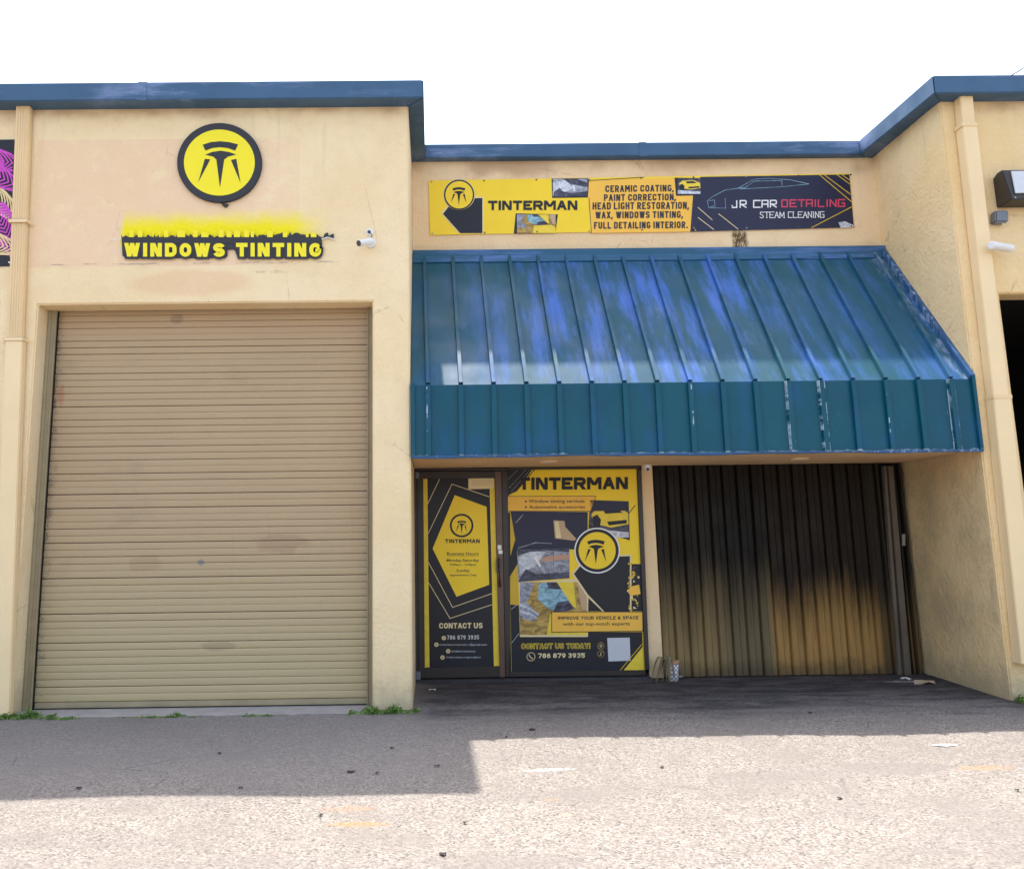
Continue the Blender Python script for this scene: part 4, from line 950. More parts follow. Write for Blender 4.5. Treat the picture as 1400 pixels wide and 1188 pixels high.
# ---- poster film on the door glass
t = empty('door_poster', at(631, 914, YD), 'tall black and yellow business hours poster covering the door glass', 'poster')
T4 = lambda x, y: (560+x/3.712, 620+y/3.712)
TA = lambda x, y: (565+x/7.923, 640+y/7.923); TBt = lambda x, y: (565+x/7.923, 780+y/7.923)
YP = YD+0.002
plate(t, [(577.6, 654.3), (676.3, 653), (683, 911.5), (580.2, 914)], YP, 0.003, BLK)
s4 = Sheet(t, YP, T4); sA = Sheet(t, YP, TA); sB = Sheet(t, YP, TBt)
s4.poly([(66, 128), (90, 128), (101, 1085), (76, 1086)], GLD, 1, 'stripe'); s4.poly([(405, 124), (430, 124), (456, 1076), (428, 1078)], GLD, 1, 'stripe')
s4.poly([(229, 211), (391, 270), (404, 665), (238, 726), (117, 482)], YEL, 1, 'printed_panel')
s4.lines([[(92, 255), (152, 130)], [(95, 405), (215, 155), (403, 219)], [(96, 552), (218, 780), (417, 710)], [(97, 655), (205, 836), (418, 766)]], 3.2, CRM, 1)
s4.line([(398, 272), (408, 664)], 6, BLK, 1.4)
s4.ring(264, 365, 50, 60, BLK, 2); emblem_marks(s4, 264, 370, 56, BLK, 2)
block_text(s4, 'TINTERMAN', 180, 434, 356, 454, BLK, 2, 5.2, 2.4)
s4.text('Business Hours', 190, 500, 350, 515, CHR, 2, bold=0.01); s4.line([(190, 519), (350, 519)], 1.3, CHR, 2)
s4.text('Monday-Saturday', 188, 534, 352, 548, CHR, 2, bold=0.01); s4.text('9:00am - 5:00pm', 205, 558, 337, 568, CHR, 2, bold=0.012)
s4.text('Sunday', 238, 586, 305, 600, CHR, 2, bold=0.01); s4.text('Appointment Only', 203, 611, 341, 621, CHR, 2, bold=0.012)
block_text(s4, 'CONTACT US', 150, 859, 371, 887, CRM, 2, 6.2, 3, dy=-1)
block_text(s4, '786 879 3935', 190, 922, 352, 943, WHT, 2, 2.8, 3.5, dy=-1)
s4.text('tintermancorporation@gmail.com', 150, 964, 392, 973, LGR, 2, bold=0.0); s4.text('tintermancorp', 212, 996, 334, 1007, LGR, 2); s4.text('tintermancorporation', 185, 1027, 362, 1037, LGR, 2)
for (x, y) in ((174, 935), (136, 969), (196, 1002), (167, 1034)):
    s4.ring(x, y, 0.5, 11, CRM, 2, 'icon'); s4.ring(x, y, 2.5, 5.5, DGD, 3, 'icon')
s4.poly([(298, 127), (427, 124), (427, 178), (298, 181)], CRM, 2.5, 'pasted_note')
s4.lines([[(315, 140), (420, 138)], [(320, 150), (420, 148)], [(318, 160), (415, 158)]], 2, TAN, 3.2)

# ---- poster film on the window
t = empty('window_poster', at(790, 916, YD), 'large yellow and black window tinting advertisement covering the shop window', 'poster')
plate(t, [(695.5, 642.5), (870, 641), (882, 916), (699, 918)], YP, 0.003, YEL)
w4 = Sheet(t, YP, T4); w5 = Sheet(t, YP, lambda x, y: (690+x/7, 640+y/7)); w6 = Sheet(t, YP, lambda x, y: (690+x/7, 770+y/7))
w4.poly([(503, 80), (625, 78), (545, 190), (492, 216)], BLK, 1); w4.lines([[(505, 175), (590, 82)], [(515, 195), (610, 84)], [(500, 130), (548, 84)]], 2, GRY, 2)
w4.lines([[(540, 192), (634, 82)]], 5, BLK, 2)
w4.poly([(497, 290), (520, 292), (545, 480), (550, 660), (555, 770), (515, 770), (505, 500)], PSD, 1)
w4.poly([(497, 300), (510, 300), (512, 520), (535, 440), (548, 420), (548, 560), (500, 640)], BLK, 1.5)
w4.poly([(512, 765), (555, 770), (560, 930), (900, 930), (905, 905), (1180, 905), (1187, 1108), (518, 1113)], BLK, 1.2)
w4.poly([(905, 640), (1120, 560), (1182, 560), (1182, 800), (905, 800)], BLK, 1.2)
block_text(w4, 'TINTERMAN', 553, 122, 1108, 184, BLK, 4, 17, 6, dy=-3, name='letter', per=True)
w4.poly([(495, 217), (945, 216), (918, 292), (495, 291)], ORG, 4); w4.line([(495, 217), (945, 216), (920, 292), (495, 292)], 2.5, CHR, 4.5)
w4.text('Window tinting services', 604, 233, 888, 250, CHR, 5, bold=0.012, dy=-1); w4.text('Automotive accessories', 606, 263, 890, 279, CHR, 5, bold=0.012, dy=-1)
w4.ring(590, 243, .5, 5, CHR, 5, 'bullet'); w4.ring(590, 272, .5, 5, CHR, 5, 'bullet')
# photo: hand in a duster on dark car roof
w4.poly([(512, 293), (904, 296), (904, 486), (545, 488)], NVY, 2, 'photo_print')
w4.poly([(730, 338), (786, 342), (790, 372), (846, 432), (836, 442), (738, 430)], TAN, 3, 'photo_print'); w4.poly([(736, 345), (756, 346), (770, 428), (744, 428)], CRM, 3.4, 'photo_print')
w4.lines([[(550, 480), (640, 452), (720, 456)], [(540, 350), (575, 310)]], 4, GRY, 3)
# photo: squeegee on a tinted window
w4.poly([(545, 488), (812, 482), (812, 632), (552, 652)], GRY, 2.5, 'photo_print'); w4.poly([(548, 520), (620, 495), (690, 500), (640, 570), (575, 600), (560, 610)], LGR, 3, 'photo_print')
w4.poly([(548, 488), (810, 480), (810, 500), (700, 492), (600, 500), (548, 520)], DGR, 3.2, 'photo_print'); w4.poly([(556, 640), (590, 585), (640, 612), (810, 600), (812, 632), (553, 650)], DGR, 3.4, 'photo_print')
w4.poly([(630, 524), (644, 520), (668, 572), (660, 578)], WHT, 4, 'photo_print'); w4.poly([(665, 535), (700, 520), (790, 512), (812, 520), (812, 535), (705, 546), (672, 548)], SKN, 4, 'photo_print')
w4.line([(728, 498), (732, 600)], 2, DGR, 4.2)
# photo: wrapping a yellow car
w4.poly([(553, 655), (908, 632), (905, 930), (560, 930)], CRM, 2.2, 'photo_border')
photo_b(w4, 560, 652, 340, 268, 2.8)
for i in range(4): w4.line([(562, 768+i*17), (600+i*8, 782+i*16), (652-i*6, 818+i*8)], 13, GRY if i % 2 else LGR, 5.2+i*.2, 'photo_print')
# photo: yellow coupe
w4.poly([(915, 236), (1112, 242), (1118, 440), (908, 380)], BLK, 1.8, 'photo_border'); photo_c(w4, 912, 246, 200, 180, 2)
w4.poly([(915, 236), (1112, 242), (1112, 290), (920, 292)], NVY, 4, 'photo_print')
w4.lines([[(1112, 305), (1145, 262)]], 4, BLK, 2)
# emblem disc
w4.ring(952, 492, 1, 116, WHT, 6, 'emblem_disc'); w4.ring(952, 492, 1, 109, BLK, 7, 'emblem_disc'); w4.ring(952, 492, 1, 94, YEL, 8, 'emblem_disc')
emblem_marks(w4, 945, 494, 108, BLK, 9)
w4.poly([(822, 610), (880, 540), (1056, 512), (1126, 512), (1126, 803), (982, 803), (900, 725)], CRM, 4.8, 'printed_shape'); w4.poly([(834, 610), (886, 546), (1064, 522), (1118, 520), (1118, 803), (990, 803), (905, 715)], BLK, 5, 'printed_shape')
rr = random.Random(11)
for i in range(46):   # paint splatter
    x, y = rr.uniform(1108, 1166), rr.uniform(535, 798); r_ = rr.uniform(1.5, 9)
    w4.poly([(x+r_*rr.uniform(.6, 1.2)*math.cos(a*math.pi/4), y+r_*rr.uniform(.6, 1.2)*math.sin(a*math.pi/4)) for a in range(8)], PSD if i % 3 else CRM, 6+i*.02, 'paint_splat')
w4.poly([(1108, 690), (1130, 672), (1165, 665), (1172, 712), (1130, 720), (1112, 710)], ORG, 7.5, 'paint_splat')
w4.poly([(723, 805), (1181, 805), (1182, 898), (723, 904)], ORG, 8); w4.line([(721, 803), (1183, 803), (1184, 900), (722, 906)], 3, CHR, 8.4, close=True)
block_text(w4, 'IMPROVE YOUR VEHICLE & SPACE', 752, 826, 1162, 843, CHR, 9, 3.6, 2.8, dy=-3); w4.text('with our top-notch experts', 778, 856, 1118, 872, CHR, 9, bold=0.012, dy=-2)
block_text(w4, 'CONTACT US TODAY!', 568, 964, 916, 990, GLD, 3, 4.6, 3.4, dy=-2, grow=1.6); block_text(w4, 'CONTACT US TODAY!', 568, 964, 916, 990, BLK, 4, 4.6, 3.4, dy=-2, grow=-0.8)
block_text(w4, '786 879 3935', 652, 1013, 890, 1037, CRM, 3, 5.6, 3, dy=-2)
w4.ring(616, 1030, 19, 22, CRM, 3, 'icon'); w4.line([(607, 1020), (611, 1031), (624, 1040)], 5, CRM, 3, 'icon')
for y in (975, 1016): w4.ring(971, y, 15, 18, DGD, 3, 'icon')
w4.ring(971, 975, 4, 7, CRM, 3, 'icon'); w4.line([(971, 1008), (971, 1022), (965, 1022)], 3, CRM, 3, 'icon')
w4.poly([(1003, 935), (1117, 933), (1121, 1050), (1009, 1054)], ink('pale_grey', (0.60, 0.61, 0.64)), 3, 'blank_square')
w4.poly([(1083, 1104), (1184, 978), (1187, 1102)], GLD, 3.5, 'stripe'); w4.lines([[(1066, 1102), (1180, 966)]], 4, PSD, 3.6)
w4.lines([[(515, 790), (548, 765)], [(518, 960), (556, 912)]], 2, LGR, 3)

# ---- palm leaf banner at the left edge, half behind the downspout
t = empty('palm_banner', at(-60, 360, 0), 'black banner printed with magenta and gold palm fronds beside the downspout', 'banner')
plate(t, [(-170, 193), (26, 191), (20, 364), (-176, 366)], -0.010, 0.007, BLK)
MAG = ink('magenta', (0.62, 0.07, 0.52)); PGD = ink('pale_gold', (0.80, 0.62, 0.30)); sh = Sheet(t, -0.010)
def frond(cx, cy, ang, L, m, lay, w=1.9):
    segs = []; a = math.radians(ang)
    for i in range(15):
        u = i/14; bx, by = cx+math.cos(a)*L*u, cy-math.sin(a)*L*u
        for sgn in (-1, 1):
            l = L*0.55*math.sin(math.pi*(0.12+0.8*u)); q = []
            for j in range(6):
                v = j/5; aa = a + sgn*(0.95-0.55*v); q.append((bx+math.cos(aa)*l*v, by-math.sin(aa)*l*v))
            q = [(x, y) for x, y in q if -168 < x < 20 and 196 < y < 360]
            if len(q) > 1: segs.append(q)
    sh.lines(segs, w, m, lay, 'printed_frond')
frond(45, 228, 170, 80, MAG, 1); frond(34, 262, 150, 90, MAG, 3.5); frond(38, 345, 165, 80, PGD, 4); frond(40, 310, 140, 75, PGD, 2); frond(30, 365, 115, 80, MAG, 3); frond(-60, 300, 60, 90, MAG, 1); frond(-110, 340, 70, 100, PGD, 2); frond(-90, 240, 150, 80, MAG, 2.5)
m = MB(); q = at(13, 359, -0.010); m.tube([q, q+Vector((0, -0.006, 0))], 0.009, 8); m.build('screw', M['white_plastic'], t)

# ------------------------------------------------------------------ downspouts
def strip(b, path, w, d, y):   # rectangular pipe through (px,py) centre points at wall plane
    for (a, c_) in zip(path[:-1], path[1:]):
        A, B_ = at(a[0], a[1], 0), at(c_[0], c_[1], 0)
        b.hexa([(B_.x-w, y-d, B_.z), (A.x-w, y-d, A.z), (B_.x-w, y, B_.z), (A.x-w, y, A.z), (B_.x+w, y-d, B_.z), (A.x+w, y-d, A.z), (B_.x+w, y, B_.z), (A.x+w, y, A.z)])
t = empty('downspout', at(25, 985, 0), 'cream fluted metal downspout on the wall left of the roller door', 'downspout')
Wd = 0.066
b = MB(); A = at(36.5, 144, 0); B_ = at(24.5, 468, 0)
b.hexa([(B_.x-Wd, -0.07, B_.z), (A.x-Wd, -0.07, A.z), (B_.x-Wd, -0.012, B_.z), (A.x-Wd, -0.012, A.z), (B_.x+Wd, -0.07, B_.z), (A.x+Wd, -0.07, A.z), (B_.x+Wd, -0.012, B_.z), (A.x+Wd, -0.012, A.z)])
b.build('pipe', M['pipe'], t, bevel=0.005)
for off in (-0.045, -0.022, 0.001, 0.024, 0.046):
    b = MB(); w = 0.0065
    b.hexa([(B_.x+off-w, -0.0755, B_.z), (A.x+off-w, -0.0755, A.z-0.01), (B_.x+off-w, -0.069, B_.z), (A.x+off-w, -0.069, A.z-0.01), (B_.x+off+w, -0.0755, B_.z), (A.x+off+w, -0.0755, A.z-0.01), (B_.x+off+w, -0.069, B_.z), (A.x+off+w, -0.069, A.z-0.01)])
    b.build('flute', M['pipe'], t, bevel=0.003)
b = MB(); A = at(25.5, 464, 0); B_ = at(7, 978, 0); Wq = 0.078
b.hexa([(B_.x-Wq, -0.085, B_.z), (A.x-Wq, -0.085, A.z), (B_.x-Wq, -0.012, B_.z), (A.x-Wq, -0.012, A.z), (B_.x+Wq, -0.085, B_.z), (A.x+Wq, -0.085, A.z), (B_.x+Wq, -0.012, B_.z), (A.x+Wq, -0.012, A.z)])
b.build('lower_pipe', M['pipe_pale'], t, bevel=0.008)
for (px, py, ww) in ((31, 307, 0.10), (25, 467, 0.125)):
    p = at(px, py, 0); b = MB()
    b.box(p.x-0.085, p.x+0.085, -0.092, -0.088+0.0, p.z-0.016, p.z+0.016); b.box(p.x-0.089, p.x-0.085, -0.092, -0.002, p.z-0.016, p.z+0.016); b.box(p.x+0.085, p.x+0.089, -0.092, -0.002, p.z-0.016, p.z+0.016)
    b.box(p.x-ww-0.02, p.x-0.0895, -0.006, -0.001, p.z-0.012, p.z+0.012); b.box(p.x+0.0895, p.x+ww+0.02, -0.006, -0.001, p.z-0.012, p.z+0.012)
    b.build('strap', M['pipe_pale'], t, bevel=0.002)
t = empty('downspout', at(1392, 905, 0), 'plain cream rectangular downspout on the wall right of the awning', 'downspout')
def pseg(p0, p1, w, d, name, m, bev=0.006):
    A, B_ = at(*p0, 0), at(*p1, 0); b = MB()
    b.hexa([(B_.x-w, -d, B_.z), (A.x-w, -d, A.z), (B_.x-w, -0.004, B_.z), (A.x-w, -0.004, A.z), (B_.x+w, -d, B_.z), (A.x+w, -d, A.z), (B_.x+w, -0.004, B_.z), (A.x+w, -0.004, A.z)])
    return b.build(name, m, t, bevel=bev)
pseg((1311.5, 133), (1315.8, 184), 0.062, 0.105, 'upper_pipe', M['pipe'])
pseg((1315.6, 178), (1358.5, 552), 0.070, 0.112, 'pipe', M['pipe_pale'])
pseg((1358.0, 547), (1390, 850), 0.078, 0.120, 'lower_pipe', M['pipe_pale'])
pseg((1389.8, 846), (1396, 905), 0.080, 0.122, 'outlet', M['pipe_pale'])
pseg((1314.5, 176), (1315.2, 181), 0.078, 0.118, 'joint_band', M['pipe'], 0.002); pseg((1358.0, 543), (1358.6, 548), 0.085, 0.125, 'joint_band', M['pipe'], 0.002)

# ------------------------------------------------------------------ cameras, lamp, boxes
def bullet_cam(base_px, head0, head1, rad, Y, label, mount_r=0.05, yy=(0.10, 0.20)):
    b0 = at(*base_px, Y); t = empty('security_camera', b0, label, 'security camera')
    m = MB(); m.tube([b0, b0+Vector((0, -0.03, 0))], [mount_r, mount_r*0.92], 20); m.build('mount', M['white_plastic'], t, bevel=0.002)
    a = at(*head0, Y-yy[0]); c_ = at(*head1, Y-yy[1])
    m = MB(); m.tube([b0+Vector((0, -0.03, 0)), b0.lerp(c_, 0.3)+Vector((0, -0.03, 0)), c_], 0.014, 10); m.build('arm', M['white_plastic'], t, smooth=True)
    d = (a-c_).normalized()
    m = MB(); m.tube([c_-d*0.03, c_-d*0.026, a, a+d*0.004], [rad*0.8, rad, rad, rad*0.96], 20); m.build('body', M['white_plastic'], t)
    m = MB(); m.tube([a+d*0.0045, a+d*0.009], rad*0.84, 18); m.build('lens', M['lens_black'], t)
    return t
t = bullet_cam((507, 333), (491, 332.8), (505, 330.5), 0.031, 0, 'white bullet security camera on the wall right of the yellow letters', 0.050, (0.19, 0.10))
b0 = at(505.5, 318, 0); m = MB(); m.tube([b0, b0+Vector((0, -0.012, 0))], 0.035, 16); m.build('cable_cover', M['white_plastic'], t, bevel=0.002)
m = MB(); m.tube([b0+Vector((-.005, -0.012, 0)), b0+Vector((-0.005, -0.014, 0))], 0.017, 12); m.build('cable_hole', M['lens_black'], t)
m = MB(); m.tube([b0+Vector((0, -0.015, -0.005)), b0+Vector((0.025, -0.04, -0.04)), at(507.5, 328, -0.04)], 0.004, 6); m.build('cable', M['lens_black'], t)
bullet_cam((1353, 337), (1382, 340), (1358, 336), 0.037, 0, 'white bullet security camera under the wall lamp by the right opening', 0.034)
p = at(886, 640, D-0.15); p = Vector((p.x, D-0.12, 2.146))
t = empty('security_camera', p, 'small white dome security camera under the awning at the top of the pillar', 'security camera')
m = MB(); m.tube([p, p+Vector((0, 0, -0.03))], [0.045, 0.04], 18); m.build('mount', M['white_plastic'], t)
m = MB(); n = 8; m.tube([p+Vector((0, -0.0, -0.03-0.035*math.sin(i/n*math.pi/2))) for i in range(n+1)], [0.038*math.cos(i/n*math.pi/2)+0.001 for i in range(n+1)], 18); m.build('dome', M['white_plastic'], t, smooth=True)
m = MB(); c_ = p+Vector((-0.004, -0.028, -0.042)); m.tube([c_, c_+Vector((0, -0.012, -0.006))], 0.013, 14); m.build('lens', M['lens_black'], t)
# wall pack lamp, unlit
q = at(1362, 245, 0); zt, zb = at(1385, 234.5, -0.1).z, at(1385, 279, -0.1).z; x0 = at(1360, 250, -0.02).x; x1 = x0+0.40
t = empty('wall_lamp', (x0+0.2, 0, zb), 'dark bronze wall lamp with a frosted sloping lens at the upper right', 'wall lamp')
b = MB(); dp = 0.20
prof_ = [(0, zb+0.01), (0, zt-0.03), (-0.06, zt), (-0.13, zt), (-dp, zb+0.045), (-dp, zb), (-0.02, zb-0.005)]
b.prism([(x0, y, z) for y, z in prof_], (x1-x0, 0, 0)); b.build('housing', M['lamp_body'], t, bevel=0.006)
b = MB(); ins = 0.045
A0, A1 = Vector((0, -0.137, zt-0.022)), Vector((0, -dp-0.003, zb+0.055)); nn = Vector((0, -1, 0.42)).normalized()*0.012
b.hexa([Vector((x0+ins-0.006, 0, 0))+A1, Vector((x0+ins+0.03, 0, 0))+A0, Vector((x0+ins-0.006, 0, 0))+A1+nn, Vector((x0+ins+0.03, 0, 0))+A0+nn, Vector((x1-ins+0.006, 0, 0))+A1, Vector((x1-ins-0.03, 0, 0))+A0, Vector((x1-ins+0.006, 0, 0))+A1+nn, Vector((x1-ins-0.03, 0, 0))+A0+nn])
b.build('lens', M['lamp_lens'], t, bevel=0.003)
b = MB(); b.box(x0+0.03, x0+0.045, -0.199, -0.205, zb+0.012, zb+0.027); b.build('screw', M['steel'], t)
b = MB(); px_box(b, 1361.5, 287.5, 1379.5, 303.5, -0.09, -0.001); t = empty('junction_box', at(1370, 303, 0), 'small grey electrical box under the wall lamp', 'electrical box'); b.build('box', M['grey_metal'], t, bevel=0.012)
q = at(1371, 304, -0.05); m = MB(); m.tube([q+Vector((0, 0, 0.004)), q+Vector((0, 0, -0.022))], 0.010, 10); m.build('sensor', M['white_plastic'], t)
# pale notice just inside the right opening
b = MB(); A, B_ = at(1394, 714, 0.02), at(1400, 742, 0.02)
t = empty('door_latch', (5.437, 0.06, B_.z), 'pale metal latch box on the edge of the dark opening at the right', 'latch')
b.box(5.400, 5.436, -0.035, -0.002, B_.z, A.z); b.build('latch_plate', M['grey_metal'], t, bevel=0.004)
b = MB(); b.box(5.405, 5.43, -0.048, -0.0355, B_.z+0.05, A.z-0.03); b.build('latch_bar', M['steel'], t, bevel=0.003)
# overhead service cable
m = MB(); a = Vector((6.35, 3.0, 5.45)); c_ = at(1404, 84, 9.0); e_ = a.lerp(c_, 4.0); P = []
a = at(1378, 106, 6.0)
c_ = at(1401, 86, 9.0)
for i in range(24):
    u = i/23*6; q = a.lerp(c_, u); q.z -= 0.02*u*(6-u); P.append(q)
m.tube(P, 0.012, 6); o = m.build('overhead_cable', M['asph_rubber']); tag(o, 'thin black overhead cable rising from the roof at the top right corner', 'cable')
m = MB(); m.tube([Vector((a.x, a.y, 5.2)), a+Vector((0, 0, 0.02))], 0.03, 10); o = m.build('service_mast', M['steel']); tag(o, 'short metal service mast on the roof holding the overhead cable', 'mast')

# ------------------------------------------------------------------ dead potted plant
pc = at(924.5, 934, D-0.17); pc = Vector((pc.x-0.02, D-0.16, 0.02))
t = empty('potted_plant', pc, 'withered plant in a white and blue lattice pot at the foot of the pillar', 'potted plant')
k = NT('lattice_pot_glaze', 0.35, 0.5); x, y, z = k.sep()
sx = k.math('ABSOLUTE', k.math('SINE', k.math('MULTIPLY', k.math('ADD', x, z), 75))); sz = k.math('ABSOLUTE', k.math('SINE', k.math('MULTIPLY', k.math('SUBTRACT', x, z), 75)))
f_ = k.math('MINIMUM', sx, sz); M['pot'] = k.done(k.mix(k.smooth(f_, 0.30, 0.45, 1, 0), (0.78, 0.77, 0.76), (0.10, 0.10, 0.22)), 0.35)
M['terracotta'] = plain('terracotta_rim', (0.50, 0.27, 0.16), 0.8, 0.2, var=0.2)
M['soil'] = plain('dry_soil', (0.06, 0.045, 0.03), 0.95, 0.1, var=0.4, vs=40)
M['dead_leaf'] = plain('dead_leaf', (0.20, 0.15, 0.075), 0.7, 0.3, var=0.5, vs=30); M['dry_leaf'] = plain('dry_grey_leaf', (0.30, 0.25, 0.17), 0.7, 0.3, var=0.4, vs=30)
def ringpts(c, r): return r
def lathe(prof, c, seg=28):
    b = MB(); n0 = 0
    for (r_, z_) in prof:
        for s_ in range(seg): a = 2*math.pi*s_/seg; b.v.append((c.x+r_*math.cos(a), c.y+r_*math.sin(a), c.z+z_))
    for i in range(len(prof)-1):
        for s_ in range(seg): s2 = (s_+1) % seg; b.f.append((i*seg+s_, i*seg+s2, (i+1)*seg+s2, (i+1)*seg+s_))
    b.f.append(tuple(range(seg))[::-1]); return b
lathe([(0.040, 0), (0.043, 0.004), (0.060, 0.165), (0.056, 0.166)], pc).build('pot', M['pot'], t, smooth=True)
lathe([(0.061, 0.160), (0.065, 0.166), (0.065, 0.190), (0.061, 0.192), (0.056, 0.186), (0.055, 0.15)], pc).build('rim', M['terracotta'], t, smooth=True)
lathe([(0.0555, 0.155), (0.04, 0.168), (0.001, 0.172)], pc, 16).build('soil', M['soil'], t)
rr = random.Random(5)
for i in range(34):
    b = MB(); fr = i < 28
    a0 = rr.uniform(math.pi*0.80, math.pi*1.55) if fr else rr.uniform(0, 6.28)
    L = rr.uniform(0.13, 0.30) if fr else rr.uniform(0.05, 0.10)
    base = pc+Vector((-0.035+rr.uniform(-.03, .02), -0.02+rr.uniform(-.03, .03), 0.175)); P = []; n = 8
    rise = rr.uniform(0.015, 0.075); reach = L*rr.uniform(0.35, 0.75); kink = rr.uniform(-0.5, 0.5)
    for j in range(n+1):
        u = j/n; aa = a0+kink*u
        h_ = rise*math.sin(min(1.0, u*2.2)*math.pi/2) - (max(0, u-0.3)/0.7)**1.3*(0.19+rise)*(1 if fr else 0.3)*min(1, L/0.22)
        P.append(base+Vector((math.cos(aa)*reach*u**0.7, -abs(math.sin(aa))*reach*0.8*u**0.8, h_)))
    for q in P: q.z = max(q.z, 0.012+rr.uniform(0, 0.006))
    w0 = rr.uniform(0.005, 0.012)
    sd_ = Vector((math.sin(a0)*0.8+rr.uniform(-.3, .3), math.cos(a0)*0.6, rr.uniform(-.5, .5))).normalized()
    for j in range(n):
        wa = w0*math.sin(math.pi*(0.15+0.83*j/n)); wb = w0*math.sin(math.pi*(0.15+0.83*(j+1)/n)); mid = Vector((0, 0, -0.4*w0))
        b.quad(P[j]-sd_*wa, P[j]+mid, P[j+1]+mid, P[j+1]-sd_*wb); b.quad(P[j]+mid, P[j]+sd_*wa, P[j+1]+sd_*wb, P[j+1]+mid)
    b.build('leaf', M['dead_leaf'] if rr.random() < 0.7 else M['dry_leaf'], t)

# ------------------------------------------------------------------ weeds
k = NT('weed_leaf', 0.6, 0.3); gi = k.n.new('ShaderNodeNewGeometry')
rc = k.ramp(gi.outputs['Random Per Island'], (0.0, (0.05, 0.10, 0.015)), (0.5, (0.09, 0.19, 0.03)), (0.85, (0.15, 0.26, 0.05)), (1.0, (0.30, 0.26, 0.10))); M['weed'] = k.done(rc)
def weeds(px0, px1, py, n, hgt, label, depth=0.10, Yc=-0.08):
    rr = random.Random(int(px0)+5); b = MB(); A, B_ = atg(px0, py), atg(px1, py)
    for i in range(n):
        u = min(1, max(0, rr.gauss(0.5, 0.24))); x = A.x+(B_.x-A.x)*u; y = Yc + rr.gauss(0, depth*0.4)
        if y > -0.012 and not (XL < x < XD): y = -0.015-rr.random()*0.05
        hh = hgt*rr.uniform(0.3, 1.0)*(1-1.2*abs(u-0.5))*(1.9 if rr.random() < 0.06 else 1)*(0.55+0.45*math.sin(x*31)); a = rr.uniform(0, 6.28); ln = rr.uniform(0.2, 1.0)*hh
        dx, dy = math.cos(a)*ln, math.sin(a)*ln*0.8 - ln*0.2; w = rr.uniform(0.002, 0.006)
        px_, py_ = -math.sin(a)*w, math.cos(a)*w
        z0 = gz(x, y)
        P0 = Vector((x, y, z0)); P1 = P0+Vector((dx*.4, dy*.4, hh*0.7)); P2 = P0+Vector((dx, dy, hh*rr.uniform(.6, 1.0)))
        o_ = Vector((px_, py_, 0)); n0 = len(b.v)
        b.v += [tuple(P0-o_*.5), tuple(P0+o_*.5), tuple(P1-o_), tuple(P1+o_), tuple(P2)]; b.f += [(n0, n0+1, n0+3, n0+2), (n0+2, n0+3, n0+4)]
        if rr.random() < 0.5:   # a small round leaf
            c0 = P1+Vector((rr.uniform(-.01, .01), rr.uniform(-.01, .01), 0)); r_ = rr.uniform(0.004, 0.010); n0 = len(b.v)
            tl = Vector((rr.uniform(-.5, .5), rr.uniform(-.8, .2), 1)).normalized(); u_ = tl.cross(Vector((1, 0, 0))).normalized(); v_ = tl.cross(u_)
            b.v += [tuple(c0+u_*r_*math.cos(q)+v_*r_*math.sin(q)) for q in (0, 1.05, 2.1, 3.14, 4.2, 5.25)]; b.f.append(tuple(range(n0, n0+6)))
    me = bpy.data.meshes.new('weeds'); me.from_pydata(b.v, [], b.f); o = link('weeds', me, M['weed']); tag(o, label, 'weeds', kind='stuff')
weeds(-40, 48, 990, 1300, 0.065, 'green weeds at the foot of the downspout')
weeds(40, 92, 990, 260, 0.035, 'sparse weeds at the left end of the threshold', 0.07, -0.16)
weeds(150, 262, 988, 260, 0.022, 'thin weeds along the roller door threshold', 0.04, -0.16)
weeds(318, 372, 985, 90, 0.02, 'a few weeds before the middle of the threshold', 0.04, -0.16)
weeds(478, 572, 975, 1200, 0.070, 'green weeds at the base of the wall between door and shop', 0.12, -0.09)
weeds(218, 246, 985, 60, 0.05, 'small dry tuft at the bottom edge of the roller door', 0.02, -0.11)
weeds(1384, 1430, 958, 900, 0.12, 'weeds at the base of the right downspout', 0.12, -0.10)

# ------------------------------------------------------------------ litter and stones
M['leaf_litter'] = plain('dark_dead_leaf', (0.045, 0.035, 0.03), 0.8, 0.2, var=0.4, vs=40)
M['card'] = plain('weathered_cardboard', (0.42, 0.33, 0.22), 0.85, 0.2, var=0.3, vs=14)
M['paper'] = plain('white_paper_scrap', (0.68, 0.67, 0.64), 0.8, 0.2, var=0.1)
rr = random.Random(21)
def scrap(px, py, rx, ry, m, name, label, cat, group=None, lift=0.01):
    p = atg(px, py, 0.0); b = MB(); n = 9; zb = gz(p.x, p.y)+0.003; c0 = Vector((p.x, p.y, zb+lift)); a0 = rr.uniform(0, 6)
    ringp = []
    for i in range(n):
        a = a0+2*math.pi*i/n; r_ = rr.uniform(0.6, 1.15)
        ringp.append(Vector((p.x+rx*r_*math.cos(a), p.y+ry*r_*math.sin(a), zb+rr.uniform(0, lift*1.2))))
    for i in range(n):
        q, r2 = ringp[i], ringp[(i+1) % n]
        b.poly([c0, q, r2]); b.poly([c0-Vector((0, 0, .002)), r2-Vector((0, 0, .002)), q-Vector((0, 0, .002))])
        b.quad(q, r2, r2-Vector((0, 0, .002)), q-Vector((0, 0, .002)))
    o = b.build(name, m); return tag(o, label, cat, group)
G_ = 'dead leaves scattered on the asphalt'
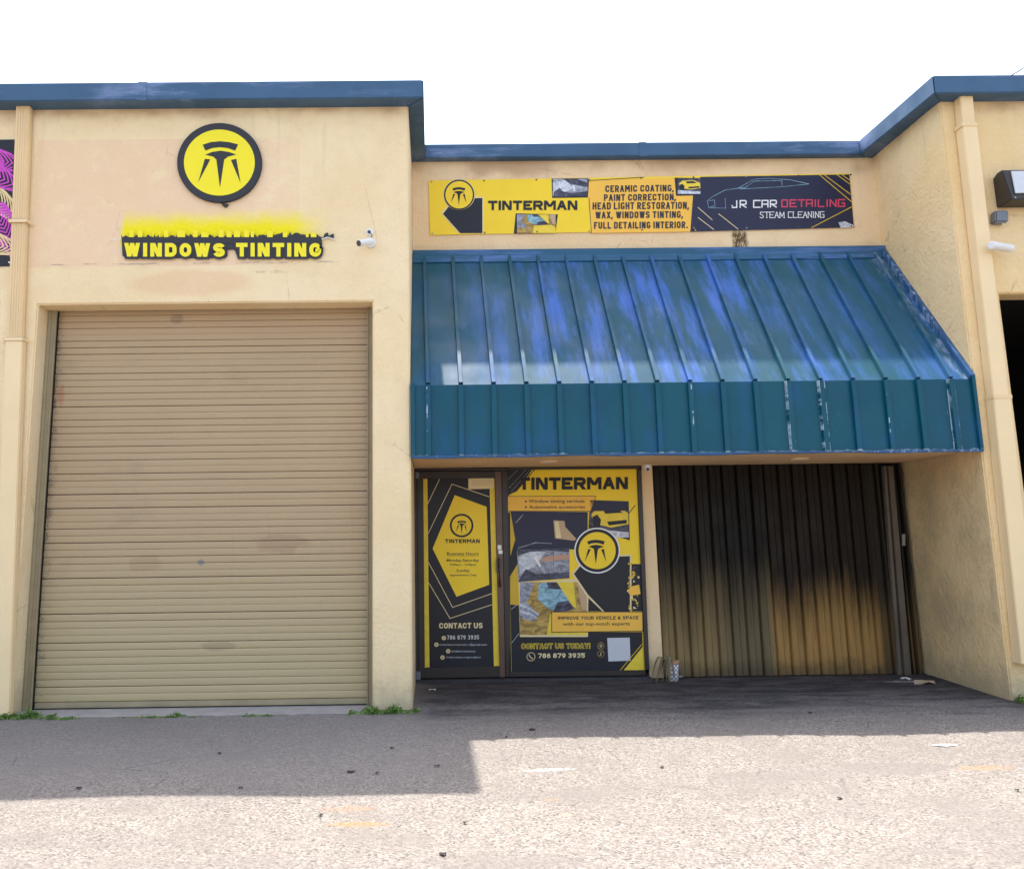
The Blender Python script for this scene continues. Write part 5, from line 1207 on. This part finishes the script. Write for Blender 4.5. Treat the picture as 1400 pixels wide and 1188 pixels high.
for (px, py, s_, lab) in ((606, 1166, 0.017, 'curled dark dead leaf on sunlit asphalt at the bottom centre'), (727, 998.5, 0.022, 'dark dead leaf in the shade just before the sunlit edge'), (516, 1055, 0.012, 'dead leaf nearest to the right edge of the large shadow'), (536, 1021, 0.014, 'dead leaf in the shadow below the weeds by the wall'), (597, 1046, 0.014, 'dead leaf in the shadow close to the shadow corner'), (480, 1053, 0.02, 'flat dead leaf in the middle of the large shadow'), (636, 1123, 0.010, 'tiny dead leaf on the sunlit asphalt left of centre'), (438, 1115, 0.012, 'dead leaf beside the orange paint mark'), (692, 1008, 0.010, 'dead leaf on the edge of the building shadow'), (1148, 1092, 0.012, 'dead leaf on the right side of the sunlit asphalt'), (905, 1050, 0.010, 'small dead leaf in the sun below the plant pot'), (1390, 1081, 0.012, 'dead leaf near the right edge of the picture'), (108, 1078, 0.014, 'dead leaf near the lower left shadow edge'), (300, 1030, 0.012, 'dead leaf in the shadow before the roller door'), (1107, 975, 0.012, 'dead leaf in the shade before the folding shutter'), (330, 1078, 0.012, 'dead leaf in the shadow above the orange paint')):
    scrap(px, py, s_*1.3, s_, M['leaf_litter'], 'dead_leaf', lab, 'leaf', G_)
scrap(1267, 937, 0.11, 0.05, M['card'], 'cardboard_scrap', 'torn brown cardboard scrap on the ground by the shutter corner', 'cardboard scrap', lift=0.03)
scrap(1240, 932, 0.06, 0.03, M['paper'], 'paper_scrap', 'crumpled pale paper on the ground before the shutter post', 'paper scrap', lift=0.025)
scrap(929, 929, 0.05, 0.02, M['paper'], 'paper_scrap', 'small white paper scrap right of the plant pot', 'paper scrap')
scrap(591, 946, 0.035, 0.02, M['paper'], 'paper_scrap', 'small white scrap on the dark asphalt before the door', 'paper scrap')
scrap(1291, 1017, 0.10, 0.045, M['paper'], 'paper_scrap', 'flat white scrap on the sunlit asphalt at the right', 'paper scrap', lift=0.003)
b = MB(); rr = random.Random(77)
for i in range(900):
    x = rr.uniform(-3.6, 6); y = -3.9+4.6*rr.random()**1.0; s_ = rr.uniform(0.002, 0.006); z0 = gz(x, y)
    if XL-.05 < x < XD+.05 and y > -0.16: continue
    P = [Vector((x+s_*rr.uniform(-1, 1), y+s_*rr.uniform(-1, 1), z0+s_*rr.uniform(-.2, .9))) for _ in range(4)]
    n0 = len(b.v); b.v += [tuple(q) for q in P]; b.f += [(n0, n0+1, n0+2), (n0, n0+3, n0+1), (n0+1, n0+3, n0+2), (n0, n0+2, n0+3)]
M['grit'] = plain('loose_grit', (0.26, 0.23, 0.21), 0.9, 0.2, var=0.6, vs=3)
me = bpy.data.meshes.new('grit'); me.from_pydata(b.v, [], b.f); tag(link('grit', me, M['grit']), 'loose grit scattered over the asphalt', 'grit', kind='stuff')
